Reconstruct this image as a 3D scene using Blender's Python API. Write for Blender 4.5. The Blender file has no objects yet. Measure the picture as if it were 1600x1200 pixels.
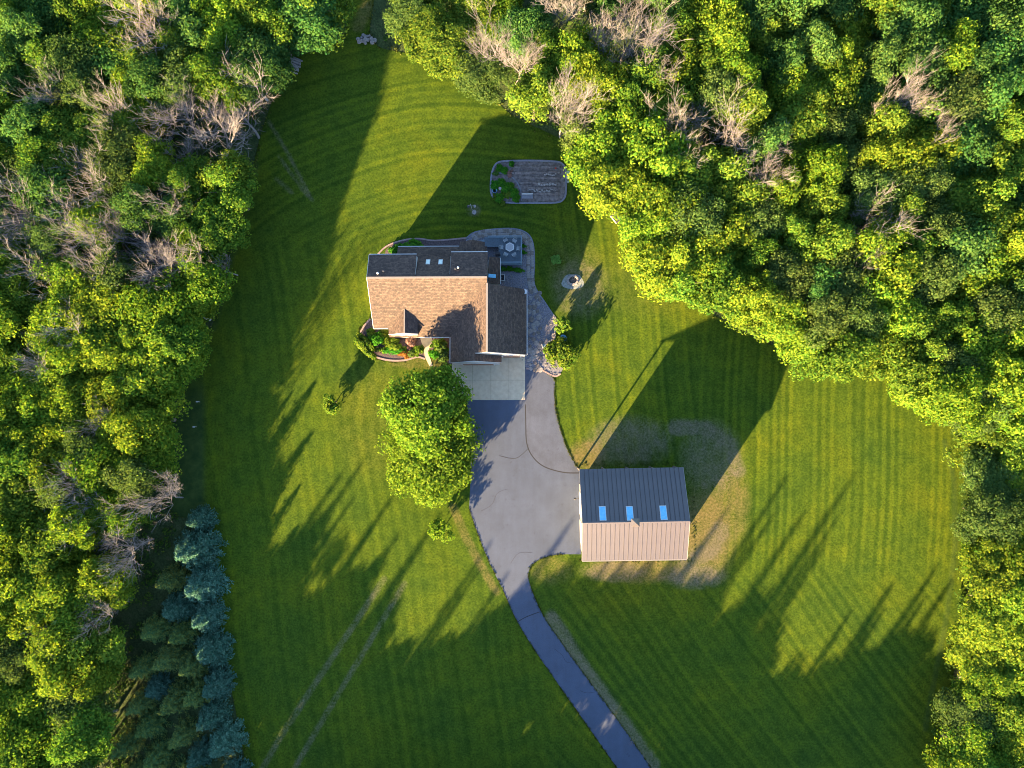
import bpy, bmesh, math, random
import numpy as np
from mathutils import Vector, Matrix
from mathutils.geometry import delaunay_2d_cdt

# ------------------------------------------------------------------ camera, sky, sun, exposure
scene = bpy.context.scene
COL = scene.collection
CAM_H = 111.0
FPX = 1110.0                       # focal length in photo pixels (1600 wide)
cam = bpy.data.cameras.new('camera')
cam.sensor_width = 36.0
cam.lens = 36.0 * FPX / 1600.0
cam.clip_start = 1.0
cam.clip_end = 2000.0
camo = bpy.data.objects.new('camera', cam)
COL.objects.link(camo)
NADIR = (830.0, 650.0)             # where a plumb line through the drone meets the picture
_n = Vector((NADIR[0] - 800.0, -(NADIR[1] - 600.0), -FPX)).normalized()
CR = _n.rotation_difference(Vector((0, 0, -1))).to_matrix()
camo.matrix_world = Matrix.Translation((0, 0, CAM_H)) @ CR.to_4x4()
scene.camera = camo

SUN_EL = math.radians(15.0)
SUN_DIR = math.radians(56.0)       # direction the shadows run on the ground
DX, DY = math.cos(SUN_DIR), math.sin(SUN_DIR)
COT = 1.0 / math.tan(SUN_EL)
world = bpy.data.worlds.new('World')
scene.world = world
world.use_nodes = True
_nt = world.node_tree
sky = _nt.nodes.new('ShaderNodeTexSky')
sky.sky_type = 'NISHITA'
sky.sun_disc = False
sky.ozone_density = 3.0
sky.dust_density = 0.6
sky.sun_elevation = SUN_EL
sky.sun_rotation = math.atan2(-DX, -DY) % (2 * math.pi)
_nt.links.new(sky.outputs[0], _nt.nodes['Background'].inputs[0])
_nt.nodes['Background'].inputs[1].default_value = 0.074
sun = bpy.data.lights.new('sun', 'SUN')
sun.energy = 5.0
sun.angle = math.radians(0.6)
sun.color = (1.0, 0.72, 0.37)
suno = bpy.data.objects.new('sun', sun)
COL.objects.link(suno)
suno.rotation_euler = Vector((DX * math.cos(SUN_EL), DY * math.cos(SUN_EL), -math.sin(SUN_EL))).to_track_quat('-Z', 'Y').to_euler()
suno.location = (-60, -90, 60)
scene.view_settings.view_transform = 'Standard'
scene.view_settings.look = 'None'
scene.view_settings.gamma = 1.0
scene.view_settings.exposure = 3.42
scene.view_settings.use_curve_mapping = False
scene.render.engine = 'CYCLES'
scene.cycles.filter_width = 1.0
scene.cycles.max_bounces = 5
scene.cycles.diffuse_bounces = 3
scene.cycles.glossy_bounces = 2
scene.cycles.transmission_bounces = 3
scene.cycles.transparent_max_bounces = 4

# ------------------------------------------------------------------ helpers
rnd = random.Random(7)

def W(px, py, z=0.0):
    """point at height z that the photo shows at pixel (px, py)"""
    d = CR @ Vector((px - 800.0, -(py - 600.0), -FPX))
    t = (z - CAM_H) / d.z
    return (d.x * t, d.y * t)

def W3(px, py, z=0.0):
    x, y = W(px, py, z)
    return (x, y, z)

CRT = CR.transposed()
def to_px(x, y, z=0.0):
    v = CRT @ Vector((x, y, z - CAM_H))
    return (800 + FPX * v.x / -v.z, 600 - FPX * v.y / -v.z)

def tag(o, label=None, cat=None, group=None, kind=None):
    if label: o['label'] = label
    if cat: o['category'] = cat
    if group: o['group'] = group
    if kind: o['kind'] = kind
    return o

def empty(name, loc, rz=0.0, scale=None):
    o = bpy.data.objects.new(name, None)
    o.empty_display_size = 0.5
    COL.objects.link(o)
    o.location = loc
    o.rotation_euler = (0, 0, rz)
    if scale: o.scale = scale
    return o

class MB:
    """collects faces; build() links them as one mesh object"""
    def __init__(self):
        self.v = []; self.f = []
    def quad(self, *p):
        i = len(self.v); self.v += [tuple(q) for q in p]; self.f.append(tuple(range(i, i + len(p)))); return self
    def prism(self, pts, vec):
        """polygon pts (3d, ordered) extruded along vec"""
        n = len(pts); i = len(self.v)
        top = [tuple(p) for p in pts]
        bot = [(p[0] + vec[0], p[1] + vec[1], p[2] + vec[2]) for p in pts]
        self.v += top + bot
        self.f.append(tuple(range(i, i + n)))
        self.f.append(tuple(range(i + 2 * n - 1, i + n - 1, -1)))
        for k in range(n):
            a, b = i + k, i + (k + 1) % n
            self.f.append((a, a + n, b + n, b))
        return self
    def box(self, x0, x1, y0, y1, z0, z1):
        return self.prism([(x0, y0, z1), (x1, y0, z1), (x1, y1, z1), (x0, y1, z1)], (0, 0, z0 - z1))
    def obox(self, c, ux, hx, hy, z0, z1):
        """box with centre c (x,y), unit x axis ux, half sizes"""
        uy = (-ux[1], ux[0])
        p = [(c[0] + ux[0] * a * hx + uy[0] * b * hy, c[1] + ux[1] * a * hx + uy[1] * b * hy, z1) for a, b in ((-1, -1), (1, -1), (1, 1), (-1, 1))]
        return self.prism(p, (0, 0, z0 - z1))
    def tube(self, p0, p1, r0, r1, n=6, cap=True):
        a = Vector(p0); b = Vector(p1); d = (b - a)
        if d.length < 1e-6: return self
        d.normalize()
        u = d.orthogonal().normalized(); w = d.cross(u)
        i = len(self.v)
        for c, r in ((a, r0), (b, r1)):
            for k in range(n):
                t = 2 * math.pi * k / n
                q = c + (u * math.cos(t) + w * math.sin(t)) * r
                self.v.append((q.x, q.y, q.z))
        for k in range(n):
            l = (k + 1) % n
            self.f.append((i + k, i + l, i + n + l, i + n + k))
        if cap:
            self.f.append(tuple(range(i + n, i + 2 * n)))
            self.f.append(tuple(range(i + n - 1, i - 1, -1)))
        return self
    def lathe(self, c, prof, n=12):
        i = len(self.v)
        for r, z in prof:
            for k in range(n):
                t = 2 * math.pi * k / n
                self.v.append((c[0] + r * math.cos(t), c[1] + r * math.sin(t), c[2] + z))
        for j in range(len(prof) - 1):
            for k in range(n):
                l = (k + 1) % n
                a = i + j * n
                self.f.append((a + k, a + l, a + n + l, a + n + k))
        self.f.append(tuple(range(i + (len(prof) - 1) * n, i + len(prof) * n)))
        self.f.append(tuple(range(i + n - 1, i - 1, -1)))
        return self
    def rock(self, c, r, h, rng, n=7, ux=(1, 0), sx=1.0):
        """flat irregular stone"""
        i = len(self.v)
        rr = [r * rng.uniform(.75, 1.1) for _ in range(n)]
        for f, z in ((1.0, 0.0), (1.0, h * .7), (.8, h)):
            for k in range(n):
                t = 2 * math.pi * (k + .3) / n
                a, b = rr[k] * f * math.cos(t) * sx, rr[k] * f * math.sin(t)
                self.v.append((c[0] + a * ux[0] - b * ux[1], c[1] + a * ux[1] + b * ux[0], c[2] + z))
        for j in range(2):
            for k in range(n):
                l = (k + 1) % n
                a = i + j * n
                self.f.append((a + k, a + l, a + n + l, a + n + k))
        self.f.append(tuple(range(i + 2 * n, i + 3 * n)))
        return self
    def mesh(self, name, mat):
        me = bpy.data.meshes.new(name)
        me.from_pydata(self.v, [], self.f)
        if mat: me.materials.append(mat)
        me.validate()
        bm = bmesh.new(); bm.from_mesh(me)
        bmesh.ops.recalc_face_normals(bm, faces=bm.faces)
        bm.to_mesh(me); bm.free()
        return me
    def build(self, name, mat, parent=None, loc=None, smooth=False):
        me = self.mesh(name, mat)
        if smooth:
            me.polygons.foreach_set('use_smooth', [True] * len(me.polygons))
        return link(name, me, parent, loc)

def link(name, me, parent=None, loc=None):
    o = bpy.data.objects.new(name, me)
    COL.objects.link(o)
    if parent is not None: o.parent = parent
    if loc is not None: o.location = loc
    return o

def copy_tree(root, loc, rz=0.0, scale=None):
    r = root.copy(); COL.objects.link(r)
    r.location = loc; r.rotation_euler = (0, 0, rz)
    if scale is not None: r.scale = scale
    for ch in root.children:
        c = ch.copy(); COL.objects.link(c); c.parent = r
        for g in ch.children:
            e = g.copy(); COL.objects.link(e); e.parent = c
    return r

def smooth_px(pts, n=5, closed=True):
    """Catmull-Rom through photo points"""
    out = []; m = len(pts)
    rng_ = range(m if closed else m - 1)
    for i in rng_:
        if closed:
            p0, p1, p2, p3 = pts[(i - 1) % m], pts[i], pts[(i + 1) % m], pts[(i + 2) % m]
        else:
            p0, p1, p2, p3 = pts[max(i - 1, 0)], pts[i], pts[i + 1], pts[min(i + 2, m - 1)]
        for k in range(n):
            t = k / n
            out.append(tuple(0.5 * ((2 * p1[j]) + (-p0[j] + p2[j]) * t + (2 * p0[j] - 5 * p1[j] + 4 * p2[j] - p3[j]) * t * t + (-p0[j] + 3 * p1[j] - 3 * p2[j] + p3[j]) * t ** 3) for j in (0, 1)))
    if not closed: out.append(tuple(pts[-1]))
    return out

def sheet(name, pxpts, z, mat, thick=0.0, kind='structure'):
    b = MB()
    p = [W(x, y) + (z,) for x, y in pxpts]
    if thick: b.prism(p, (0, 0, -thick))
    else: b.quad(*p)
    o = b.build(name, mat)
    if not thick:
        me = o.data
        if me.polygons[0].normal.z < 0: me.flip_normals()
    if kind: o['kind'] = kind
    return o

def in_poly(x, y, poly):
    c = False; j = len(poly) - 1
    for i in range(len(poly)):
        xi, yi = poly[i]; xj, yj = poly[j]
        if (yi > y) != (yj > y) and x < (xj - xi) * (y - yi) / (yj - yi) + xi: c = not c
        j = i
    return c

# ------------------------------------------------------------------ materials
def new_mat(name):
    m = bpy.data.materials.new(name); m.use_nodes = True
    nt = m.node_tree
    return m, nt, nt.nodes['Principled BSDF']

def N(nt, t, **kw):
    n = nt.nodes.new(t)
    for k, v in kw.items():
        if k in n.inputs: n.inputs[k].default_value = v
        else: setattr(n, k, v)
    return n

def ramp(nt, src, stops):
    r = N(nt, 'ShaderNodeValToRGB')
    e = r.color_ramp.elements
    while len(e) < len(stops): e.new(0.5)
    for el, (p, c) in zip(e, stops):
        el.position = p; el.color = tuple(c) + (1,)
    nt.links.new(src, r.inputs[0])
    return r.outputs[0]

def mixc(nt, fac, a, b, mode='MIX'):
    m = N(nt, 'ShaderNodeMix', data_type='RGBA', blend_type=mode)
    for s, v in ((m.inputs[0], fac), (m.inputs[6], a), (m.inputs[7], b)):
        if isinstance(v, bpy.types.NodeSocket): nt.links.new(v, s)
        elif isinstance(v, (int, float)): s.default_value = v
        else: s.default_value = tuple(v) + (1,)
    return m.outputs[2]

def math_(nt, op, a, b=0.0, clamp=False):
    m = N(nt, 'ShaderNodeMath', operation=op, use_clamp=clamp)
    for s, v in zip(m.inputs, (a, b)):
        if isinstance(v, bpy.types.NodeSocket): nt.links.new(v, s)
        else: s.default_value = v
    return m.outputs[0]

def coords(nt, scale=(1, 1, 1), rot=0.0, kind='Object'):
    tc = N(nt, 'ShaderNodeTexCoord')
    mp = N(nt, 'ShaderNodeMapping')
    mp.inputs['Scale'].default_value = scale
    mp.inputs['Rotation'].default_value = (0, 0, rot)
    nt.links.new(tc.outputs[kind], mp.inputs[0])
    return mp.outputs[0]

def noise(nt, vec, scale, detail=3.0, rough=0.55):
    n = N(nt, 'ShaderNodeTexNoise', Scale=scale, Detail=detail, Roughness=rough)
    nt.links.new(vec, n.inputs['Vector'])
    return n.outputs['Fac']

def bump(nt, bsdf, h, strength, dist):
    b = N(nt, 'ShaderNodeBump', Strength=strength, Distance=dist)
    nt.links.new(h, b.inputs['Height']); nt.links.new(b.outputs[0], bsdf.inputs['Normal'])

def plain(name, col, rough=0.7, var=0.15, nscale=6.0, metal=0.0, bmp=0.0, spec=0.3):
    """a colour with mottling"""
    m, nt, b = new_mat(name)
    v = coords(nt)
    f = noise(nt, v, nscale, 4)
    lo = [c * (1 - var) for c in col]; hi = [min(1, c * (1 + var)) for c in col]
    nt.links.new(ramp(nt, f, [(0.3, lo), (0.7, hi)]), b.inputs['Base Color'])
    b.inputs['Roughness'].default_value = rough
    b.inputs['Metallic'].default_value = metal
    b.inputs['Specular IOR Level'].default_value = spec
    if bmp: bump(nt, b, f, 1.0, bmp)
    return m

def leaf_mat(name, dark, light, trans=0.48, tint=0.20, tcol=(1.1, 1.2, .5)):
    """leaf colour differs from leaf to leaf and from tree to tree"""
    m, nt, b = new_mat(name)
    nt.nodes.remove(b)
    out = nt.nodes['Material Output']
    geo = N(nt, 'ShaderNodeNewGeometry')
    oi = N(nt, 'ShaderNodeObjectInfo')
    c = ramp(nt, geo.outputs['Random Per Island'], [(0.0, dark), (0.6, [(a + b_) / 2 for a, b_ in zip(dark, light)]), (1.0, light)])
    hsv = N(nt, 'ShaderNodeHueSaturation', Saturation=1.0)
    hv = N(nt, 'ShaderNodeMapRange'); hv.inputs['To Min'].default_value = 0.5 - 0.012 * tint / .25; hv.inputs['To Max'].default_value = 0.5 + 0.025 * tint / .25
    vv = N(nt, 'ShaderNodeMapRange'); vv.inputs['To Min'].default_value = 1 - tint; vv.inputs['To Max'].default_value = 1 + tint
    nt.links.new(oi.outputs['Random'], hv.inputs[0])
    r2 = math_(nt, 'FRACT', math_(nt, 'MULTIPLY', oi.outputs['Random'], 7.31))
    nt.links.new(r2, vv.inputs[0])
    nt.links.new(hv.outputs[0], hsv.inputs['Hue']); nt.links.new(vv.outputs[0], hsv.inputs['Value'])
    nt.links.new(c, hsv.inputs['Color'])
    d = N(nt, 'ShaderNodeBsdfDiffuse'); t = N(nt, 'ShaderNodeBsdfTranslucent')
    nt.links.new(hsv.outputs[0], d.inputs[0])
    tc = mixc(nt, 1.0, hsv.outputs[0], tcol, 'MULTIPLY')
    nt.links.new(tc, t.inputs[0])
    mx = N(nt, 'ShaderNodeMixShader'); mx.inputs[0].default_value = trans
    nt.links.new(d.outputs[0], mx.inputs[1]); nt.links.new(t.outputs[0], mx.inputs[2])
    nt.links.new(mx.outputs[0], out.inputs[0])
    return m

def shingle_mat(name, along_x=True):
    m, nt, b = new_mat(name)
    v = coords(nt, rot=0.0 if along_x else math.pi / 2)
    br = N(nt, 'ShaderNodeTexBrick', Scale=1.0)
    br.inputs['Brick Width'].default_value = 0.42; br.inputs['Row Height'].default_value = 0.2
    br.inputs['Mortar Size'].default_value = 0.012; br.inputs['Bias'].default_value = 0.0
    br.inputs['Color1'].default_value = (0.052, 0.036, 0.029, 1); br.inputs['Color2'].default_value = (0.096, 0.065, 0.050, 1)
    br.inputs['Mortar'].default_value = (0.036, 0.03, 0.028, 1)
    nt.links.new(v, br.inputs['Vector'])
    f = noise(nt, v, 3.5, 5, .7)
    c = mixc(nt, 1.0, br.outputs[0], ramp(nt, f, [(0.3, (.55, .56, .6)), (0.7, (1.4, 1.36, 1.3))]), 'MULTIPLY')
    f2 = noise(nt, v, 0.35, 3)
    c = mixc(nt, 1.0, c, ramp(nt, f2, [(0.3, (.9, .9, .92)), (0.7, (1.06, 1.05, 1.04))]), 'MULTIPLY')
    nt.links.new(c, b.inputs['Base Color'])
    b.inputs['Roughness'].default_value = 0.8; b.inputs['Specular IOR Level'].default_value = .2
    h = math_(nt, 'ADD', math_(nt, 'MULTIPLY', br.outputs['Fac'], -0.7), f)
    bump(nt, b, h, 0.8, 0.035)
    return m

def asphalt_mat(name, col, var=0.12):
    m, nt, b = new_mat(name)
    v = coords(nt)
    f = noise(nt, v, 0.25, 5, .65); g = noise(nt, v, 9.0, 3)
    st = noise(nt, coords(nt, (1.2, .12, 1), math.radians(-32)), 1.0, 4)
    lo = [c * (1 - var * 1.6) for c in col]; hi = [c * (1 + var * 1.4) for c in col]
    c = ramp(nt, f, [(0.28, lo), (0.72, hi)])
    c = mixc(nt, 1.0, c, ramp(nt, g, [(0.3, (.86, .86, .86)), (0.7, (1.12, 1.12, 1.12))]), 'MULTIPLY')
    c = mixc(nt, 1.0, c, ramp(nt, st, [(0.3, (.93, .93, .92)), (0.7, (1.06, 1.06, 1.06))]), 'MULTIPLY')
    sp = noise(nt, v, .9, 6, .75)
    c = mixc(nt, 1.0, c, ramp(nt, sp, [(0.30, (.62, .62, .64)), (0.40, (1, 1, 1)), (0.66, (1, 1, 1)), (0.78, (1.22, 1.2, 1.18))]), 'MULTIPLY')
    nt.links.new(c, b.inputs['Base Color'])
    b.inputs['Roughness'].default_value = 0.7; b.inputs['Specular IOR Level'].default_value = .45
    bump(nt, b, g, .5, 0.012)
    return m

M = {}
M['shingle_x'] = shingle_mat('shingles_courses_along_x', True)
M['shingle_y'] = shingle_mat('shingles_courses_along_y', False)
M['asphalt'] = asphalt_mat('asphalt', (0.036, 0.047, 0.076))
M['asphalt_pad'] = asphalt_mat('asphalt_old', (0.042, 0.050, 0.075), .2)
M['tar'] = plain('tar', (0.017, 0.017, 0.02), .8)
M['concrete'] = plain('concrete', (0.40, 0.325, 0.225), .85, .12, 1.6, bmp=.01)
M['curb'] = plain('curb', (0.218, 0.154, 0.141), .85, .2, 5)
M['edging'] = plain('edging_timber', (0.128, 0.128, 0.147), .85, .2, 5)
M['white'] = plain('white_paint', (0.42, 0.41, 0.40), .5, .05)
M['siding'] = plain('siding', (0.36, 0.34, 0.31), .6, .05)
M['brownwood'] = plain('stained_wood', (0.192, 0.083, 0.032), .6, .25, 8)
M['deck'] = plain('deck_boards', (0.083, 0.109, 0.134), .7, .16, 5)
M['rail'] = plain('deck_rail', (0.141, 0.198, 0.243), .6, .1, 5)
m, nt, b = new_mat('metal_roof')
v = coords(nt)
f = noise(nt, coords(nt, (3.0, .25, .25)), 1.0, 5, .65); g = noise(nt, v, .6, 4)
c = ramp(nt, f, [(.25, (.040, .030, .029)), (.55, (.053, .040, .038)), (.8, (.064, .049, .046))])
c = mixc(nt, 1.0, c, ramp(nt, g, [(.3, (.9, .9, .92)), (.7, (1.08, 1.07, 1.06))]), 'MULTIPLY')
nt.links.new(c, b.inputs['Base Color']); b.inputs['Roughness'].default_value = .42; b.inputs['Specular IOR Level'].default_value = .75
M['metal_roof'] = m
M['rib'] = plain('metal_rib', (0.040, 0.032, 0.032), .5, .06)
M['barnwall'] = plain('barn_wall', (0.2, 0.18, 0.165), .6, .06)
M['dark'] = plain('dark_metal', (0.03, 0.03, 0.035), .5, .1)
M['soil'] = plain('soil', (0.118, 0.099, 0.096), .95, .5, 2.2, bmp=.06)
M['mulch'] = plain('mulch', (0.077, 0.054, 0.054), .95, .5, 5, bmp=.06)
M['gravel'] = plain('gravel', (0.128, 0.122, 0.144), .9, .55, 7, bmp=.05)
M['palegravel'] = plain('pale_gravel', (0.154, 0.166, 0.154), .9, .35, 4, bmp=.04)
M['stone'] = plain('stone', (0.186, 0.166, 0.157), .85, .25, 3, bmp=.02)
M['stone2'] = plain('stone_brown', (0.128, 0.106, 0.093), .85, .3, 3, bmp=.02)
M['bark'] = plain('bark', (0.13, 0.10, 0.08), .9, .3, 5)
M['palebark'] = plain('pale_bark', (0.34, 0.30, 0.26), .9, .2, 5)
M['deadwood'] = plain('dead_wood', (0.17, 0.150, 0.142), .9, .2, 3)
M['log'] = plain('log', (0.218, 0.198, 0.192), .9, .25, 6)
M['pot'] = plain('blue_pot', (0.12, 0.25, 0.38), .3, .1)
M['table'] = plain('table_top', (0.269, 0.262, 0.269), .5, .08)
M['chair'] = plain('chair_mesh', (0.211, 0.230, 0.243), .6, .1)
M['ash'] = plain('ash', (0.06, 0.055, 0.05), .95, .4, 6)
M['red'] = plain('red_paint', (0.35, 0.03, 0.02), .5)
M['blackrubber'] = plain('black_cover', (0.018, 0.018, 0.022), .6)
_m, _nt2, _b = new_mat('skylight_glass')
_b.inputs['Base Color'].default_value = (0.10, 0.30, 0.48, 1); _b.inputs['Roughness'].default_value = .12; _b.inputs['Specular IOR Level'].default_value = .8
M['glass'] = _m
_m, _nt2, _b = new_mat('skylight_panel')
_v = coords(_nt2); _f = noise(_nt2, _v, 3, 3)
_nt2.links.new(ramp(_nt2, _f, [(.3, (.09, .31, .50)), (.7, (.14, .40, .58))]), _b.inputs['Base Color']); _b.inputs['Roughness'].default_value = .35
M['fibreglass'] = _m
_m, _nt2, _b = new_mat('pale_skylight')
_b.inputs['Base Color'].default_value = (0.36, 0.45, 0.43, 1); _b.inputs['Roughness'].default_value = .2
M['paleglass'] = _m

M['leaf_mid'] = leaf_mat('leaves_mid', (0.046, 0.112, 0.016), (0.170, 0.218, 0.024))
M['leaf_yellow'] = leaf_mat('leaves_yellow', (0.055, 0.125, 0.014), (0.215, 0.255, 0.022))
M['leaf_dark'] = leaf_mat('leaves_dark', (0.032, 0.092, 0.024), (0.105, 0.170, 0.034))
M['leaf_maple'] = leaf_mat('leaves_maple', (0.058, 0.135, 0.014), (0.195, 0.262, 0.028), tint=.1)
M['leaf_olive'] = leaf_mat('leaves_olive', (0.045, 0.085, 0.022), (0.120, 0.160, 0.038))
M['needle_blue'] = leaf_mat('needles_blue', (0.026, 0.080, 0.050), (0.090, 0.165, 0.112), trans=.12, tint=.15, tcol=(1, 1.1, .8))
M['needle_green'] = leaf_mat('needles_green', (0.042, 0.105, 0.042), (0.185, 0.205, 0.042), trans=.15, tint=.2, tcol=(1.2, 1.1, .6))
M['leaf_hedge'] = leaf_mat('leaves_hedge', (0.045, 0.12, 0.015), (0.19, 0.23, 0.03), tint=.15)
M['leaf_bright'] = leaf_mat('leaves_bright', (0.03, 0.13, 0.015), (0.09, 0.24, 0.02), tint=.15)
M['leaf_orange'] = leaf_mat('leaves_orange', (0.20, 0.07, 0.02), (0.40, 0.17, 0.05), tint=.15)
M['leaf_pink'] = leaf_mat('leaves_pink', (0.20, 0.10, 0.09), (0.48, 0.28, 0.26), tint=.15)
M['palegreen'] = plain('pale_green_plant', (.22, .34, .2), .9, .3, 20)
M['leaf_pale'] = leaf_mat('leaves_pale', (0.09, 0.22, 0.04), (0.2, 0.36, 0.09), tint=.1)
M['tuft'] = leaf_mat('tuft_blades', (0.045, 0.070, 0.012), (0.125, 0.125, 0.035), trans=.3, tint=.05)
M['under'] = leaf_mat('undergrowth_leaves', (0.030, 0.078, 0.016), (0.100, 0.150, 0.028), tint=.05)

# forest floor
m, nt, b = new_mat('forest_floor')
v = coords(nt)
f = noise(nt, v, .5, 6, .7); g = noise(nt, v, 4, 4)
c = ramp(nt, f, [(.3, (.022, .036, .012)), (.55, (.042, .06, .02)), (.75, (.062, .062, .032))])
c = mixc(nt, 1.0, c, ramp(nt, g, [(.3, (.7, .7, .7)), (.7, (1.3, 1.3, 1.3))]), 'MULTIPLY')
nt.links.new(c, b.inputs['Base Color']); b.inputs['Roughness'].default_value = .95; b.inputs['Specular IOR Level'].default_value = .1
bump(nt, b, g, .8, .15)
M['floor'] = m

# lawn: mowing stripes, dry and worn places come from attributes on the sheet
m, nt, b = new_mat('lawn')
v = coords(nt)
def attr(nm):
    a = N(nt, 'ShaderNodeAttribute'); a.attribute_name = nm
    return a.outputs['Fac']
big = noise(nt, v, .09, 4, .6); med = noise(nt, v, .55, 5, .65); fine = noise(nt, v, 3.2, 5, .7)
c = ramp(nt, big, [(.25, (.023, .048, .0062)), (.5, (.039, .064, .0056)), (.75, (.060, .077, .0052))])
c = mixc(nt, .8, c, ramp(nt, med, [(.25, (.62, .70, .75)), (.5, (1, 1, 1)), (.75, (1.36, 1.24, 1.0))]), 'MULTIPLY')
c = mixc(nt, 1.0, c, ramp(nt, fine, [(.28, (.45, .52, .5)), (.5, (1, 1, 1)), (.72, (1.6, 1.48, 1.4))]), 'MULTIPLY')
st = math_(nt, 'ADD', attr('stripe'), math_(nt, 'MULTIPLY', math_(nt, 'SUBTRACT', med, .5), 1.1))
c = mixc(nt, 1.0, c, ramp(nt, math_(nt, 'ADD', math_(nt, 'MULTIPLY', st, .5), .5), [(.05, (.72, .80, .82)), (.5, (1, 1, 1)), (.95, (1.34, 1.22, 1.05))]), 'MULTIPLY')
def patchy(a):
    j = math_(nt, 'ADD', math_(nt, 'MULTIPLY', math_(nt, 'SUBTRACT', med, .5), 2.6), math_(nt, 'MULTIPLY', math_(nt, 'SUBTRACT', fine, .5), 2.2))
    return math_(nt, 'ADD', math_(nt, 'MULTIPLY', a, .9), math_(nt, 'MULTIPLY', math_(nt, 'MULTIPLY', j, math_(nt, 'MINIMUM', math_(nt, 'MULTIPLY', a, 3.0), 1.0)), .55), clamp=True)
dryn = patchy(attr('dry'))
dcol = ramp(nt, fine, [(.25, (.045, .042, .013)), (.5, (.098, .080, .028)), (.75, (.165, .125, .052))])
c = mixc(nt, dryn, c, dcol)
worn = patchy(attr('worn'))
wcol = ramp(nt, fine, [(.25, (.046, .043, .026)), (.75, (.150, .125, .082))])
c = mixc(nt, worn, c, wcol)
rcol = ramp(nt, med, [(.3, (.016, .036, .010)), (.6, (.038, .060, .014)), (.8, (.066, .074, .026))])
c = mixc(nt, attr('rough'), c, rcol)
nt.links.new(c, b.inputs['Base Color']); b.inputs['Roughness'].default_value = 1.0; b.inputs['Specular IOR Level'].default_value = .05
hh = math_(nt, 'ADD', fine, math_(nt, 'MULTIPLY', noise(nt, v, 14, 2), .35))
hh = math_(nt, 'ADD', hh, math_(nt, 'MULTIPLY', attr('rough'), math_(nt, 'MULTIPLY', med, 2.0)))
bump(nt, b, hh, .55, .075)
M['lawn'] = m

# ------------------------------------------------------------------ the ground
g = MB(); S = 900.0
g.quad((-S, -S, -.06), (S, -S, -.06), (S, S, -.06), (-S, S, -.06))
tag(g.build('ground', M['floor']), kind='structure')

LAWN = [(592, -60), (578, 40), (590, 72), (640, 84), (700, 101), (760, 138), (800, 180), (900, 232), (990, 322), (1030, 420), (1080, 470), (1220, 545), (1350, 560), (1412, 590), (1468, 630), (1500, 685), (1514, 750), (1516, 850), (1506, 960), (1488, 1060), (1472, 1130), (1448, 1230), (1410, 1300), (1180, 1285), (1090, 1300), (980, 1275), (700, 1270), (400, 1275), (385, 1200), (366, 1100), (346, 1000), (336, 900), (326, 820), (268, 800), (262, 720), (275, 640), (300, 570), (335, 500), (352, 420), (375, 340), (395, 260), (412, 195), (440, 125), (462, 88), (520, 70), (540, 45), (549, -60)]
lawn_px = smooth_px(LAWN, 4)
poly = [W(x, y) for x, y in lawn_px]
pts = [Vector(p) for p in poly]
xs = [p[0] for p in poly]; ys = [p[1] for p in poly]
step = 0.27
jr = random.Random(3)
y = min(ys) + .3
# scanline fill of interior points
while y < max(ys):
    cr_ = []
    for i in range(len(poly)):
        a, b2 = poly[i], poly[(i + 1) % len(poly)]
        if (a[1] > y) != (b2[1] > y): cr_.append(a[0] + (y - a[1]) * (b2[0] - a[0]) / (b2[1] - a[1]))
    cr_.sort()
    for k in range(0, len(cr_) - 1, 2):
        x = cr_[k] + .3
        while x < cr_[k + 1] - .2:
            pts.append(Vector((x + jr.uniform(-.08, .08), y + jr.uniform(-.08, .08)))); x += step
    y += step
ne = len(poly)
res = delaunay_2d_cdt(pts, [(i, (i + 1) % ne) for i in range(ne)], [], 1, 1e-5)
me = bpy.data.meshes.new('lawn')
lv = np.array([(p.x, p.y, 0.0) for p in res[0]])
me.from_pydata([tuple(p) for p in lv], [], [tuple(f) for f in res[2]])
me.materials.append(M['lawn'])
lawn = link('lawn', me)
tag(lawn, kind='structure')
if me.polygons[0].normal.z < 0: me.flip_normals()
# attributes, in photo pixel coordinates of the flat ground
A = np.array(CRT)
vec = np.c_[lv[:, 0], lv[:, 1], np.full(len(lv), -CAM_H)] @ A.T
PX = 800 + FPX * vec[:, 0] / -vec[:, 2]; PY = 600 - FPX * vec[:, 1] / -vec[:, 2]
def sm(a, lo, hi): 
    t = np.clip((a - lo) / (hi - lo), 0, 1); return t * t * (3 - 2 * t)
def wob(s, k=0.0): return s + 2.0 * np.sin(PX / 41.0 + k) + 2.0 * np.sin(PY / 53.0 + 1.3 * k)
def saw(s, per):
    i = np.floor(s / per); f = s / per - i
    hsh = lambda k: np.mod(np.sin(k * 12.9898) * 43758.5453, 1.0) * 2 - 1          # every pass of the mower its own tone
    e = sm(np.minimum(f, 1 - f), 0, .18)
    return hsh(i) * e * .75 + .55 * np.where(np.mod(i, 2) < 1, 1, -1) * e
wA = sm(PY, 860, 930) * sm(PX, 820, 900)                       # below the barn: diagonal
wD = (1 - sm(PY, 350, 420)) * (1 - sm(PX, 820, 900))           # top: arcs
wR = sm(PX, 840, 900) * (1 - sm(PY, 860, 930))                 # right: upright
wE = np.clip(1 - wA - wD - wR, 0, 1)
arc = np.hypot(PX - 725, PY - 760)
sA = saw(wob(.80 * PX - .60 * PY), 7.5); sD = saw(wob(arc, 1), 6.5)
sR = np.where(PX > 1090, saw(wob(PX + .04 * PY, 2), 6.5), saw(wob(PX - .10 * PY, 2), 6.5))
sE = saw(wob(PX + .22 * np.abs(PY - 650) ** 1.0 * np.sign(600 - PY) * .6, 1), 9)
amp = .85 * wA + .85 * wD + .9 * wR + .55 * wE
stripe = (wA * sA + wD * sD + wR * sR + wE * sE) * np.clip(amp, 0, 1)
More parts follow.
